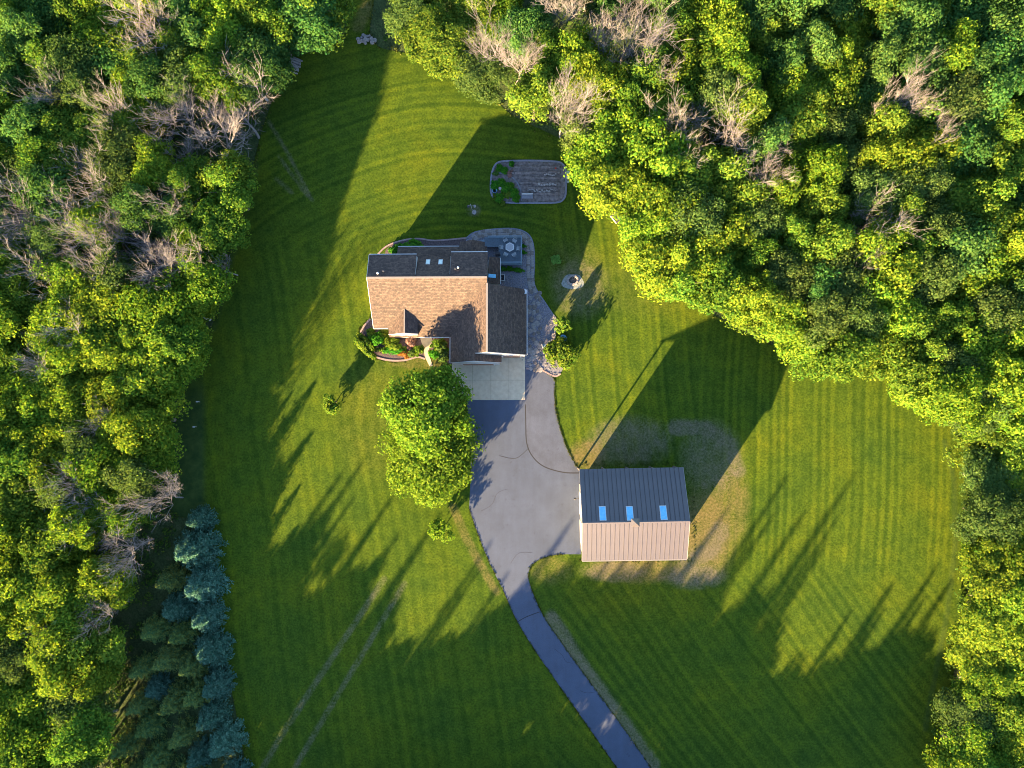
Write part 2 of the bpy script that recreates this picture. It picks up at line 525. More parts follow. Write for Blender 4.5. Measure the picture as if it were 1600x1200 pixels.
# lighter single tracks
def seg(p, q, w):
    ax, ay = p; bx, by = q
    t = np.clip(((PX - ax) * (bx - ax) + (PY - ay) * (by - ay)) / ((bx - ax) ** 2 + (by - ay) ** 2), 0, 1)
    dd = np.hypot(PX - ax - t * (bx - ax), PY - ay - t * (by - ay))
    return 1 - sm(dd, w * .4, w)
def line(pl, w):
    r = np.zeros(len(PX))
    for i in range(len(pl) - 1): r = np.maximum(r, seg(pl[i], pl[i + 1], w))
    return r
def blob(x, y, rx, ry): return 1 - sm(np.hypot((PX - x) / rx, (PY - y) / ry), .45, 1.0)
worn = np.maximum.reduce([.38 * line([(600, 905), (442, 1145), (405, 1210)], 6.5), .38 * line([(632, 912), (491, 1147), (455, 1210)], 6),
    .35 * line([(420, 190), (450, 240), (487, 312)], 4), .35 * line([(436, 245), (465, 285), (480, 305)], 4), .3 * line([(432, 280), (455, 300)], 5),
    .75 * blob(905, 450, 55, 60) * .6, .75 * line([(862, 965), (905, 1035), (960, 1110), (1020, 1195)], 15),
    .62 * blob(985, 690, 80, 48), .75 * line([(1055, 668), (1105, 670), (1138, 693), (1152, 735)], 17), .55 * blob(1110, 715, 60, 70), .7 * line([(1075, 880), (1110, 860), (1125, 830)], 20), .75 * blob(1085, 900, 60, 25), .6 * blob(960, 893, 60, 20), .5 * blob(740, 328, 14, 12)])
dry = np.maximum.reduce([.55 * line([(708, 792), (728, 840), (755, 890), (775, 925)], 9), .9 * blob(920, 712, 40, 32), .8 * blob(1000, 890, 110, 26), .95 * blob(1105, 830, 55, 95), .6 * blob(1140, 790, 40, 80), .35 * blob(860, 890, 45, 30),
    .10 * blob(590, 650, 90, 130), .5 * blob(655, 568, 60, 12), .10 * blob(1000, 445, 120, 60), .2 * blob(900, 420, 60, 60), .6 * line([(575, 8), (560, 40)], 14)])
rough = np.maximum.reduce([(1 - sm(PX, 312, 326)) * sm(PY, 560, 640), .8 * (1 - sm(PX, 428, 470)) * (1 - sm(PY, 110, 160)), .5 * line([(395, 260), (375, 340), (352, 420), (330, 510)], 14), .45 * line([(1476, 690), (1491, 750), (1493, 850), (1480, 960), (1445, 1140)], 6)])
for nm, a in (('stripe', stripe), ('dry', dry), ('worn', worn), ('rough', rough)):
    at = me.attributes.new(nm, 'FLOAT', 'POINT'); at.data.foreach_set('value', a.astype(np.float32))

# ------------------------------------------------------------------ driveway, apron
DRIVE = smooth_px([(733, 795), (745, 830), (765, 880), (785, 920), (805, 965), (835, 1015), (880, 1080), (915, 1130), (964, 1200), (1010, 1268), (1060, 1345)], 4, False) + \
        smooth_px([(1120, 1345), (1066, 1268), (1018, 1200), (960, 1118), (900, 1036), (855, 972), (836, 935), (826, 905), (828, 888), (840, 876), (862, 868), (885, 866)], 4, False) + \
        [(908, 866), (908, 738)] + smooth_px([(880, 738), (850, 729), (832, 713), (823, 692), (821, 660), (821, 618)], 4, False) + [(728, 618)] + smooth_px([(733, 660), (736, 720), (733, 795)], 3, False)[:-1]
sheet('driveway', DRIVE, .016, M['asphalt'])
PAD = [(821, 660), (823, 692), (832, 713), (850, 729), (880, 738), (906, 740)]
PADo = [(908, 742)] + smooth_px([(902, 730), (887, 703), (875, 668), (869, 642), (866, 612), (866, 592), (848, 578)], 4, False) + [(820, 574), (820, 640)]
sheet('driveway_pad', smooth_px(PAD, 4, False) + PADo, .022, M['asphalt_pad'])
def px_strip(name, pl, w, z, mat, n=5, kind='structure'):
    p = [Vector(W(x, y)) for x, y in smooth_px(pl, n, False)]
    b = MB(); L = []; R_ = []
    for i, q in enumerate(p):
        t = (p[min(i + 1, len(p) - 1)] - p[max(i - 1, 0)]).normalized()
        nn = Vector((-t.y, t.x)) * w * .5
        L.append((q.x + nn.x, q.y + nn.y, z)); R_.append((q.x - nn.x, q.y - nn.y, z))
    for i in range(len(p) - 1): b.quad(R_[i], R_[i + 1], L[i + 1], L[i])
    o = b.build(name, mat)
    if kind: o['kind'] = kind
    return o
px_strip('asphalt_seam', [(821, 632), (821.5, 660), (823, 692), (832, 713), (850, 729), (880, 738), (907, 739)], .16, .026, M['tar'])
px_strip('asphalt_crack', [(808, 972), (822, 964), (843, 956)], .12, .026, M['tar'])
px_strip('asphalt_joint', [(780, 712), (806, 716), (826, 700)], .07, .026, M['tar'])
for cpl in ([(752, 800), (768, 790), (777, 771), (795, 764)], [(800, 880), (812, 866), (832, 862)], [(868, 1015), (878, 1022), (884, 1034), (893, 1038)], [(905, 1080), (918, 1084), (930, 1080)]):
    px_strip('asphalt_crack', [(x + rnd.uniform(-2, 2), y + rnd.uniform(-2, 2)) for x, y in cpl], .035, .028, M['tar'], 4)
# concrete apron of separate slabs
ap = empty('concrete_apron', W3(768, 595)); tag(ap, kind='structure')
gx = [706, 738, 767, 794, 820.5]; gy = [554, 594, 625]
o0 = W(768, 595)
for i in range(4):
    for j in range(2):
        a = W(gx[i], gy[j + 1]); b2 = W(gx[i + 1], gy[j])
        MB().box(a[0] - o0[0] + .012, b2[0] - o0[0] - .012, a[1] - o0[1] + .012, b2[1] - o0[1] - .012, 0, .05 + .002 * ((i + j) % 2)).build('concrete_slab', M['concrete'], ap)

# ------------------------------------------------------------------ planting beds, gravel
GRAVEL = smooth_px([(728, 374), (742, 364), (775, 359), (806, 359), (824, 367), (832, 382), (834, 410), (834, 445), (852, 475), (871, 503), (868, 522), (874, 545), (880, 575), (866, 588), (846, 579)], 4, False) + [(822, 576), (815, 560), (815, 455), (760, 445), (760, 400), (728, 388)]
sheet('gravel_bed', GRAVEL, .012, M['gravel'])
NBED = smooth_px([(602, 392), (612, 382), (632, 376), (655, 374), (680, 377), (728, 373)], 4, False) + [(728, 400), (602, 402)]
sheet('planting_bed', NBED, .011, M['mulch'])
FBED = smooth_px([(578, 500), (566, 515), (562, 530), (568, 545), (585, 556), (608, 562), (632, 562), (652, 557), (664, 560)], 4, False) + [(672, 545), (704, 570), (712, 560), (712, 515), (600, 500)]
sheet('flower_bed', FBED, .012, M['mulch'])
WALK = [(656, 527), (675, 527), (674, 537), (668, 550), (673, 562), (676, 572), (671, 572), (664, 558), (662, 545)]
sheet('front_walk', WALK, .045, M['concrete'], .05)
px_strip('bed_curb', [(579, 498), (566, 514), (562, 530), (568, 546), (585, 557), (608, 563), (632, 563), (652, 558), (664, 561)], .28, .09, M['curb'])
px_strip('bed_edging', [(590, 398), (600, 388), (612, 381), (632, 375), (655, 373), (680, 376), (728, 372)], .25, .07, M['curb'])
px_strip('gravel_edging', [(728, 373), (742, 363), (775, 358), (806, 358), (825, 366), (833, 382), (835, 410), (835, 445), (853, 475), (872, 503)], .22, .07, M['edging'])
px_strip('drive_edging', [(822, 576), (835, 577), (848, 579), (866, 588), (876, 584)], .25, .09, M['curb'])

# pebbles scattered over the gravel: nobody could count them
pb = MB(); pr = random.Random(11)
for k in range(2600):
    x, y = pr.uniform(728, 882), pr.uniform(358, 590)
    if not in_poly(x, y, GRAVEL): continue
    q = W(x, y); r = pr.uniform(.05, .13)
    pb.rock((q[0], q[1], .0), r, r * .9, pr, 5)
o = pb.build('pebbles', M['stone']); tag(o, 'loose pale pebbles over the gravel bed beside the garage', 'pebbles', kind='stuff')

# stone path round the deck and along the garage, each stone a piece
sp = empty('stone_path', (0, 0, 0)); tag(sp, kind='structure')
pr = random.Random(5)
pathpx = smooth_px([(740, 371), (756, 365), (780, 364), (804, 365), (819, 371), (827, 384), (828.5, 410), (829, 440), (834, 458)], 7, False)
i = 0
for i in range(len(pathpx) - 1):
    q = Vector(W(*pathpx[i])); q2 = Vector(W(*pathpx[i + 1])); t = (q2 - q).normalized()
    nn = Vector((-t.y, t.x))
    for off in (-.3, .3):
        c = q + nn * (off + pr.uniform(-.05, .05))
        MB().rock((0, 0, 0), .34, .07 + pr.uniform(0, .03), pr, 6, (t.x, t.y), 1.05).build('flagstone', M['stone' if pr.random() < .6 else 'stone2'], sp, (c.x, c.y, .012))
for k in range(46):
    for _ in range(30):
        x, y = pr.uniform(825, 845), pr.uniform(455, 578)
        q = Vector(W(x, y))
        if all((Vector(o.location[:2]) - q).length > .62 for o in sp.children): break
    else: continue
    r = pr.uniform(.26, .5)
    MB().rock((0, 0, 0), r, .09 + pr.uniform(0, .06), pr, 7, (math.cos(k), math.sin(k)), 1.15).build('flagstone', M['stone' if pr.random() < .55 else 'stone2'], sp, (q.x, q.y, .012))

# ------------------------------------------------------------------ the house
HL = (-13.5, 17.0, 0.0)
house = empty('house', HL, 0.0, (1, 1, 1.12))
tag(house, 'brown shingled house with cross gables and a garage wing above the drive', 'house')
def hp(name, mb, mat, parent=None, label=None):
    """a part of the house; mesh data in world metres"""
    if parent is None: o = mb.build(name, mat, house, (-HL[0], -HL[1], 0))
    else: o = mb.build(name, mat, parent)
    if label: o['label'] = label
    return o
TH = (0, 0, -.16)
XW, XE = -23.9, -6.4
zS = lambda y: 8 - .62 * (20.1 - y)
zN = lambda y: 8 - .62 * (y - 20.1)
SX, SY = M['shingle_x'], M['shingle_y']
# walls (each body a closed solid under its roof)
def yz_prism(x0, x1, prof): return MB().prism([(x0, y_, z_) for y_, z_ in prof], (x1 - x0, 0, 0))
def xz_prism(y0, y1, prof): return MB().prism([(x_, y0, z_) for x_, z_ in prof], (0, y1 - y0, 0))
hp('wall', yz_prism(-23.5, -17.1, [(13.75, 0), (13.75, 3.85), (20.1, 7.75), (23.4, 6.7), (23.4, 0)]), M['siding'])
hp('wall', yz_prism(-17.1, -11.6, [(13.75, 0), (13.75, 3.85), (20.1, 7.75), (23.4, 5.7), (23.4, 0)]), M['siding'])
hp('wall', yz_prism(-11.6, -6.62, [(13.75, 0), (13.75, 3.85), (20.1, 7.75), (23.6, 6.6), (23.6, 0)]), M['siding'])
hp('wall', MB().box(-20.0, -6.9, 23.605, 25.3, 0, 4.15), M['siding'])
hp('wall', MB().box(-17.05, -12.05, 12.75, 13.745, 0, 3.2), M['siding'])
hp('wall', xz_prism(9.2, 18.95, [(-11.98, 0), (-11.98, 3.0), (-6.4, 7.55), (-1.0, 3.15), (-1.0, 0)]), M['siding'])
fw = hp('wall', xz_prism(8.0, 9.197, [(-11.97, 0), (-11.97, 3.0), (-8.4, 5.92), (-4.85, 3.02), (-4.85, 0)]), M['siding'])
gw = hp('gable_wall', xz_prism(12.3, 13.74, [(-21.3, 0), (-21.3, 3.45), (-18.9, 5.15), (-17.25, 4.25), (-17.25, 0)]), M['white'], label='white front gable with a pair of arched windows')
hp('wall', MB().box(-6.61, -4.95, 20.1, 23.9, 0, 3.0), M['siding'])
# roof slopes
def roof(pts, mat, name='roof_slope', label=None): return hp(name, MB().prism(pts, TH), mat, label=label)
roof([(XW, 20.1, 8), (XE, 20.1, 8), (-6.4, 19.78, 7.8), (-12.3, 12.05, 3.0), (-21.66, 12.05, 3.0), (-21.66, 13.3, zS(13.3)), (XW, 13.3, zS(13.3))], SX)
roof([(-6.4, 19.78, 7.8), (-6.4, 9.3, 7.8), (-8.4, 9.3, 6.173), (-8.4, 8.12, 6.173), (-12.3, 8.12, 3.0), (-12.3, 12.05, 3.0)], SY)
roof([(-6.4, 19.25, 7.8), (-.7, 19.25, 3.15), (-.7, 9.3, 3.15), (-6.4, 9.3, 7.8)], SY)
roof([(-8.4, 9.45, 6.17), (-4.5, 9.45, 3.0), (-4.5, 8.12, 3.0), (-8.4, 8.12, 6.17)], SY)
roof([(-18.9, 12.4, 5.4), (-18.9, 15.95, 5.42), (-21.66, 12.9, 3.52), (-21.66, 12.4, 3.5)], SY)
roof([(-18.9, 15.95, 5.42), (-18.9, 12.4, 5.4), (-17.05, 12.4, 4.4), (-17.05, 14.3, 4.42)], SY)
roof([(XW, 20.1, 8.0), (-16.9, 20.1, 8.0), (-16.9, 23.8, 6.8), (XW, 23.8, 6.8)], SX)
roof([(-16.89, 20.1, 7.99), (-11.81, 20.1, 7.99), (-11.81, 23.7, 5.77), (-16.89, 23.7, 5.77)], SX)
roof([(-11.8, 20.1, 8.0), (XE, 20.1, 8.0), (XE, 24.1, 6.75), (-11.8, 24.1, 6.75)], SX)
roof([(-20.2, 23.45, 5.35), (-6.7, 23.45, 5.35), (-6.7, 25.65, 4.2), (-20.2, 25.65, 4.2)], SX)
roof([(-8.9, 23.9, 5.5), (-8.9, 26.3, 5.5), (-10.8, 26.3, 4.3), (-10.8, 23.9, 4.95)], SY)
roof([(-8.9, 23.9, 5.5), (-7.0, 23.9, 4.95), (-7.0, 26.3, 4.3), (-8.9, 26.3, 5.5)], SY)
sr = roof([(-6.38, 20.1, 3.9), (-4.75, 20.1, 3.2), (-4.75, 24.15, 3.2), (-6.38, 24.15, 3.9)], SY, label='low dark lean-to roof beside the deck')
# step walls of the shed dormers
hp('dormer_cheek', MB().prism([(-16.88, 20.6, 7.8), (-16.88, 23.55, 5.9), (-16.88, 23.55, 6.8)], (.03, 0, 0)), M['siding'])
hp('dormer_cheek', MB().prism([(-11.82, 20.6, 7.8), (-11.82, 23.55, 5.9), (-11.82, 23.55, 6.8)], (-.03, 0, 0)), M['siding'])
# ridge caps and gutters
pal = plain('ridge_cap', (.17, .145, .13), .8, .1)
def bar(name, p, q, w, h, mat, parent=None):
    a, b_ = Vector(p), Vector(q); d = (b_ - a).normalized(); s = d.cross(Vector((0, 0, 1))).normalized() * w / 2; u = s.cross(d).normalized() * h
    return hp(name, MB().prism([tuple(a - s + u), tuple(b_ - s + u), tuple(b_ + s + u), tuple(a + s + u)], tuple(-u)), mat, parent)
bar('ridge_cap', (XW, 20.1, 8.0), (XE, 20.1, 8.0), .26, .05, pal)
bar('ridge_cap', (-6.4, 19.3, 7.8), (-6.4, 9.3, 7.8), .26, .05, pal)
bar('ridge_cap', (-18.9, 15.9, 5.42), (-18.9, 12.4, 5.4), .18, .05, pal)
for p, q in (((XW, 23.87, 6.68), (-16.9, 23.87, 6.68)), ((-11.8, 24.17, 6.64), (XE, 24.17, 6.64)), ((-20.2, 25.72, 4.08), (-10.9, 25.72, 4.08)), ((-.62, 19.25, 3.02), (-.62, 9.3, 3.02)), ((-12.38, 12.0, 2.88), (-12.38, 8.12, 2.88)), ((-12.5, 11.98, 2.88), (-17.0, 11.98, 2.88)), ((-4.66, 20.1, 3.06), (-4.66, 24.15, 3.06)), ((XW, 13.22, 3.68), (-21.7, 13.22, 3.68))):
    bar('gutter', p, q, .09, .1, M['white'])
for p, q in (((-12.3, 8.07, 2.9), (-8.4, 8.07, 6.06)), ((-8.4, 8.07, 6.06), (-4.5, 8.07, 2.9)), ((-6.4, 9.25, 7.68), (-.7, 9.25, 3.03)), ((-21.66, 12.35, 3.4), (-18.9, 12.35, 5.3)), ((-18.9, 12.35, 5.3), (-17.05, 12.35, 4.3)), ((XW - .05, 13.3, 3.68), (XW - .05, 20.1, 7.9)), ((XW - .05, 20.1, 7.9), (XW - .05, 23.8, 6.7))):
    bar('rake_trim', p, q, .05, .09, M['white'])
# garage doors
for x0, x1, yf, n in ((-10.6, -5.8, 8.0, 4), (-4.35, -1.75, 9.2, 2)):
    d = hp('garage_door', MB().box(x0, x1, yf - .03, yf + .02, .02, 2.25), M['brownwood'])
    for r in range(4):
        for k in range(n):
            a = x0 + (x1 - x0) * (k + .06) / n; b_ = x0 + (x1 - x0) * (k + .94) / n
            hp('door_panel', MB().box(a, b_, yf - .06, yf - .03, .08 + r * .55, .52 + r * .55), M['brownwood'], d)
    fr = hp('door_frame', MB().box(x0 - .15, x0 - .005, yf - .07, yf + .01, .02, 2.4).box(x1 + .005, x1 + .15, yf - .07, yf + .01, .02, 2.4).box(x0 - .15, x1 + .15, yf - .072, yf + .01, 2.405, 2.56), M['white'])
# windows
def arch(x0, x1, z0, z1, y0, y1):
    r = (x1 - x0) / 2; cx = (x0 + x1) / 2
    prof = [(x0, z0), (x1, z0)] + [(cx + r * math.cos(t), z1 - r + r * math.sin(t)) for t in [math.pi * k / 8 for k in range(9)]]
    return MB().prism([(a, y0, b_) for a, b_ in prof], (0, y1 - y0, 0))
for x0 in (-20.1, -18.95):
    w_ = hp('window', arch(x0, x0 + .95, 1.6, 4.3 if x0 < -19 else 4.35, 12.28, 12.31), M['white'])
    hp('pane', arch(x0 + .1, x0 + .85, 1.7, 4.2 if x0 < -19 else 4.25, 12.25, 12.28), M['glass'], w_)
def window(x0, x1, z0, z1, y_, s=-1):
    w_ = hp('window', MB().box(x0, x1, min(y_, y_ + .03 * s), max(y_, y_ + .03 * s), z0, z1), M['white'])
    hp('pane', MB().box(x0 + .1, x1 - .1, min(y_ + .03 * s, y_ + .05 * s), max(y_ + .03 * s, y_ + .05 * s), z0 + .1, z1 - .1), M['glass'], w_)
window(-15.9, -14.2, 1.0, 2.4, 12.75)
window(-22.4, -20.9, 4.2, 5.6, 23.4, 1); window(-9.9, -8.2, 4.5, 5.8, 23.6, 1)
for y0, z0 in ((15.5, 1.0), (19.4, 1.0), (19.2, 4.4)):
    w_ = hp('window', MB().box(-23.53, -23.5, y0, y0 + 1.5, z0, z0 + 1.4), M['white'])
    hp('pane', MB().box(-23.55, -23.53, y0 + .1, y0 + 1.4, z0 + .1, z0 + 1.3), M['glass'], w_)
dr = hp('door', MB().box(-13.9, -12.9, 12.71, 12.75, .05, 2.15), M['brownwood'])
hp('handle', MB().box(-13.82, -13.76, 12.66, 12.71, 1.0, 1.2), M['dark'], dr)
# skylights on the north slope, vents
def on_slope(px, py, zf):
    z = 6.5
    for _ in range(8):
        x, y_ = W(px, py, z); z = zf(y_)
    return x, y_, z
for px in (670, 689.5):
    x, y_, z = on_slope(px, 411, zN)
    f_ = hp('skylight', MB().prism([(x - .31, y_ - .42, zN(y_ - .42) + .10), (x + .31, y_ - .42, zN(y_ - .42) + .10), (x + .31, y_ + .42, zN(y_ + .42) + .10), (x - .31, y_ + .42, zN(y_ + .42) + .10)], (0, 0, -.12)), M['white'])
    hp('pane', MB().prism([(x - .23, y_ - .33, zN(y_ - .33) + .125), (x + .23, y_ - .33, zN(y_ - .33) + .125), (x + .23, y_ + .33, zN(y_ + .33) + .125), (x - .23, y_ + .33, zN(y_ + .33) + .125)], (0, 0, -.024)), M['paleglass'], f_)
zL = lambda y_: 8 - (1.2 / 3.7) * (y_ - 20.1)
for px, py, mt in ((593, 429.5, 'white'), (602, 426, 'dark'), (717, 420.5, 'white'), (713, 422.5, 'dark')):
    x, y_, z = on_slope(px, py, zL)
    hp('roof_vent', MB().lathe((x, y_, z - .1), [(.1, 0), (.1, .35), (.17, .36), (.17, .46), (.05, .5)], 10), M[mt])
x, y_ = W(769.5, 432.5, 3.5)
zA = lambda xx: 3.9 - .7 * (xx + 6.38) / 1.63
hp('skylight', MB().prism([(x - .55, y_ - .27, zA(x - .55) + .09), (x + .55, y_ - .27, zA(x + .55) + .09), (x + .55, y_ + .27, zA(x + .55) + .09), (x - .55, y_ + .27, zA(x - .55) + .09)], (0, 0, -.1)), M['fibreglass'], label='blue skylight in the lean-to roof')
# egress well with a white frame, and the dish at the garage eave
we = empty('window_well', W3(785.5, 434))
tag(we, 'small white framed window well with dark opening beside the lean-to', 'window well')
MB().box(-.32, .32, -.55, -.47, 0, .35).box(-.32, .32, .47, .55, 0, .35).box(.25, .32, -.47, .47, 0, .35).box(-.32, -.25, -.47, .47, 0, .35).build('frame', M['white'], we)
MB().box(-.25, .25, -.47, .47, .005, .03).build('opening', M['blackrubber'], we)
ds = empty('satellite_dish', W3(820.5, 457, 3.2))
tag(ds, 'small white dish on a forked bracket at the garage eave corner', 'dish')
MB().tube((0, 0, -.05), (0, 0, .5), .03, .03).tube((0, 0, .2), (.25, -.2, .05), .025, .025).tube((0, 0, .2), (.25, .25, .05), .025, .025).build('bracket', M['white'], ds)
MB().lathe((0.0, 0, .5), [(.06, 0), (.2, .03), (.33, .1), (.37, .17), (.32, .12), (.2, .07), (.02, .05)], 14).build('reflector', M['white'], ds)

# ------------------------------------------------------------------ deck with its furniture
DZ = 1.1
dx0, dy1 = W(757, 371, DZ); dx1, dy0 = W(815, 412, DZ)
dxi = W(782, 400, DZ)[0]; dyi = W(770, 398, DZ)[1]
dk = empty('deck', (dx0, dy0, 0)); tag(dk, 'blue-grey raised timber deck with railing beside the house', 'deck')
b = MB(); n = 30
for k in range(n):
    yy = (dy1 - dy0) * k / n
    xa = 0 if yy + dy0 > dyi + 1.2 else dxi - dx0 - .3
    b.box(xa, dx1 - dx0, yy + .008, yy + (dy1 - dy0) / n - .008, DZ - .05, DZ)
o = b.build('floor_boards', M['deck'], dk); o['kind'] = 'stuff'
b = MB().box(dxi - dx0 - .3, dx1 - dx0, -.06, -.01, .05, DZ - .06).box(dx1 - dx0 + .01, dx1 - dx0 + .06, -.06, dy1 - dy0, .05, DZ - .06).box(0, dx1 - dx0, dy1 - dy0 + .01, dy1 - dy0 + .06, .05, DZ - .06)
b.build('skirt', M['rail'], dk)
def rail(p, q, nm='railing'):
    v_ = Vector(q) - Vector(p); L = v_.length; u = v_ / L
    bb = MB()
    c = (Vector(p) + Vector(q)) / 2
    bb.obox((c.x, c.y), (u.x, u.y), L / 2, .06, DZ + .95, DZ + 1.0); bb.obox((c.x, c.y), (u.x, u.y), L / 2, .03, DZ + .12, DZ + .17)
    nb = int(L / .16)
    for k in range(nb + 1):
        s = Vector(p) + u * (L * k / nb)
        bb.obox((s.x, s.y), (u.x, u.y), .018, .018, DZ + .171, DZ + .949)
    bb.build(nm, M['rail'], dk)
    for k in range(int(L / 1.9) + 1):
        s = Vector(p) + u * (L * k / max(1, int(L / 1.9)))
        MB().box(s.x - .055, s.x + .055, s.y - .055, s.y + .055, DZ - .5, DZ + 1.08).build('rail_post', M['rail'], dk)
wd, hd = dx1 - dx0, dy1 - dy0
rail((wd - .05, .05), (wd - .05, hd - .05)); rail((dxi - dx0 - .2, .05), (wd - .15, .05)); rail((.6, hd - .05), (wd - .15, hd - .05))
for k in range(4):
    MB().box(-.9 + k * .22, -.9 + k * .22 + .2, hd - 1.7, hd - .3, .02, .2 + k * .24).build('step', M['rail'], dk)
# hexagonal table, six chairs
tp = W(796.5, 386, DZ + .72)
tb = empty('patio_table', (tp[0], tp[1], DZ)); tag(tb, 'pale hexagonal patio table in the middle of the deck', 'table')
MB().lathe((0, 0, 0), [(.66, .69), (.66, .72)], 6).build('table_top', M['table'], tb)
hexr = MB()
for k in range(6):
    a, c_ = math.pi / 3 * k, math.pi / 3 * (k + 1)
    hexr.prism([(.6 * math.cos(a), .6 * math.sin(a), .755), (.74 * math.cos(a), .74 * math.sin(a), .755), (.74 * math.cos(c_), .74 * math.sin(c_), .755), (.6 * math.cos(c_), .6 * math.sin(c_), .755)], (0, 0, -.07))
hexr.build('rim', M['white'], tb)
for o in tb.children: o.rotation_euler = (0, 0, math.pi / 6)
for k in range(4):
    a = math.pi / 4 + math.pi / 2 * k
    MB().tube((.4 * math.cos(a), .4 * math.sin(a), 0), (.35 * math.cos(a), .35 * math.sin(a), .68), .025, .025).build('leg', M['white'], tb)
def make_chair(loc, rz):
    c = empty('patio_chair', loc, rz)
    prof = [(-.26, -.24), (.26, -.24), (.27, .1), (.2, .24), (-.2, .24), (-.27, .1)]
    MB().prism([(a, b_, .45) for a, b_ in prof], (0, 0, -.05)).build('seat', M['chair'], c)
    bk = MB(); ring = [(.27 * math.cos(t), .16 + .2 * math.sin(t)) for t in [math.pi * k / 6 for k in range(7)]]
    for k in range(6):
        (a0, b0), (a1, b1) = ring[k], ring[k + 1]
        bk.prism([(a0, b0, .45), (a1, b1, .45), (a1 * 1.08, b1 * 1.08 + .05, .95), (a0 * 1.08, b0 * 1.08 + .05, .95)], (0, .03, .0))
    bk.build('backrest', M['chair'], c)
    for s in (-1, 1):
        MB().tube((s * .3, -.22, .62), (s * .3, .2, .66), .025, .025).build('armrest', M['white'], c)
        for yy in (-.22, .2):
            MB().tube((s * .26, yy, 0), (s * .26, yy, .41), .02, .02).build('leg', M['white'], c)
    return c
spots = [(789.5, 375, 'at the upper left side of'), (804, 376, 'at the upper right side of'), (784, 386.5, 'on the left of'), (809.5, 388, 'on the right of'), (790.5, 397, 'at the lower left side of'), (803, 397.5, 'at the lower right side of')]
c0 = None
for px, py, wds in spots:
    q = W(px, py, DZ + .45); rz = math.atan2(q[1] - tp[1], q[0] - tp[0]) - math.pi / 2
    if c0 is None: c0 = c = make_chair((q[0], q[1], DZ), rz)
    else: c = copy_tree(c0, (q[0], q[1], DZ), rz)
    tag(c, 'grey patio chair ' + wds + ' the hexagonal table', 'chair', 'chairs round the patio table')
gp = W(778, 397, DZ + .8)
gr = empty('grill', (gp[0], gp[1], DZ)); tag(gr, 'black covered barbecue grill on the deck by the lean-to', 'grill')
MB().box(-.3, .3, -.25, .25, .3, .8).build('cabinet', M['blackrubber'], gr)
MB().prism([(-.38, -.28, .801), (-.38, .28, .801), (-.38, .2, 1.1), (-.38, -.05, 1.15), (-.38, -.25, 1.0)], (.76, 0, 0)).build('lid', M['blackrubber'], gr)
for sx in (-1, 1):
    for sy in (-1, 1): MB().tube((sx * .26, sy * .2, 0), (sx * .26, sy * .2, .3), .03, .03).build('leg', M['dark'], gr)

# ------------------------------------------------------------------ the barn
BC = (14.75, -14.9)
barn = empty('barn', (BC[0], BC[1], 0), math.radians(1.2), (.97, .965, 1.14))
tag(barn, 'metal roofed pole barn with three blue skylights beside the drive', 'barn')
RZ, SE_, NE_ = 8.6, 6.2, 5.55
LX = 7.75; YS, YN = -6.05, 7.55
sl_s = (RZ - SE_) / -YS; sl_n = (RZ - NE_) / YN
zb = lambda y_: RZ + y_ * sl_s if y_ < 0 else RZ - y_ * sl_n
bp = lambda name, mb, mat, par=None: mb.build(name, mat, par or barn)
YW = 4.75                                           # north wall; the roof runs on over an open porch
MBw = MB().prism([(-LX + .3, YS + .35, 0), (-LX + .3, YS + .35, zb(YS + .35) - .15), (-LX + .3, 0, RZ - .15), (-LX + .3, YW, zb(YW) - .15), (-LX + .3, YW, 0)], (2 * LX - .6, 0, 0))
bp('wall', MBw, M['barnwall'])
NPAN = 23; pw = 2 * LX / NPAN
ps = MB().prism([(0, YS, SE_), (pw, YS, SE_), (pw, -.02, RZ), (0, -.02, RZ)], (0, 0, -.06))
pn = MB().prism([(0, .02, RZ), (pw, .02, RZ), (pw, YN, NE_), (0, YN, NE_)], (0, 0, -.06))
def rib_mesh(y0, z0, y1, z1):
    b = MB()
    b.prism([(-.035, y0, z0 + .045), (.035, y0, z0 + .045), (.035, y1, z1 + .045), (-.035, y1, z1 + .045)], (0, 0, -.05)); return b
mes = ps.mesh('roof_panel', M['metal_roof']); men = pn.mesh('roof_panel', M['metal_roof'])
mrs = rib_mesh(YS, SE_, -.02, RZ).mesh('rib', M['rib']); mrn = rib_mesh(.02, RZ, YN, NE_).mesh('rib', M['rib'])
for k in range(NPAN):
    for me_, mr in ((mes, mrs), (men, mrn)):
        o = link('roof_panel', me_, barn, (-LX + k * pw, 0, 0))
        if k: link('rib', mr, o, (0, 0, 0))
bp('ridge_cap', MB().prism([(-LX - .02, -.18, RZ - .01), (-LX - .02, 0, RZ + .07), (-LX - .02, .18, RZ - .01)], (2 * LX + .04, 0, 0)), M['metal_roof'])
for x0 in (-LX - .06, LX + .01):
    bp('rake_trim', MB().prism([(x0, YS, SE_ + .03), (x0, 0, RZ + .03), (x0, YN, NE_ + .03), (x0, YN, NE_ - .15), (x0, 0, RZ - .15), (x0, YS, SE_ - .15)], (.05, 0, 0)), M['barnwall'])
ca, sa = math.cos(-math.radians(1.2)), math.sin(-math.radians(1.2))
def to_barn(px, py, zf, z=8.0):
    for _ in range(8):
        x, y_ = W(px, py, z); x -= BC[0]; y_ -= BC[1]
        lx, ly = (x * ca - y_ * sa) / .97, (x * sa + y_ * ca) / .965
        z = zf(ly) * 1.14
    return lx, ly, z
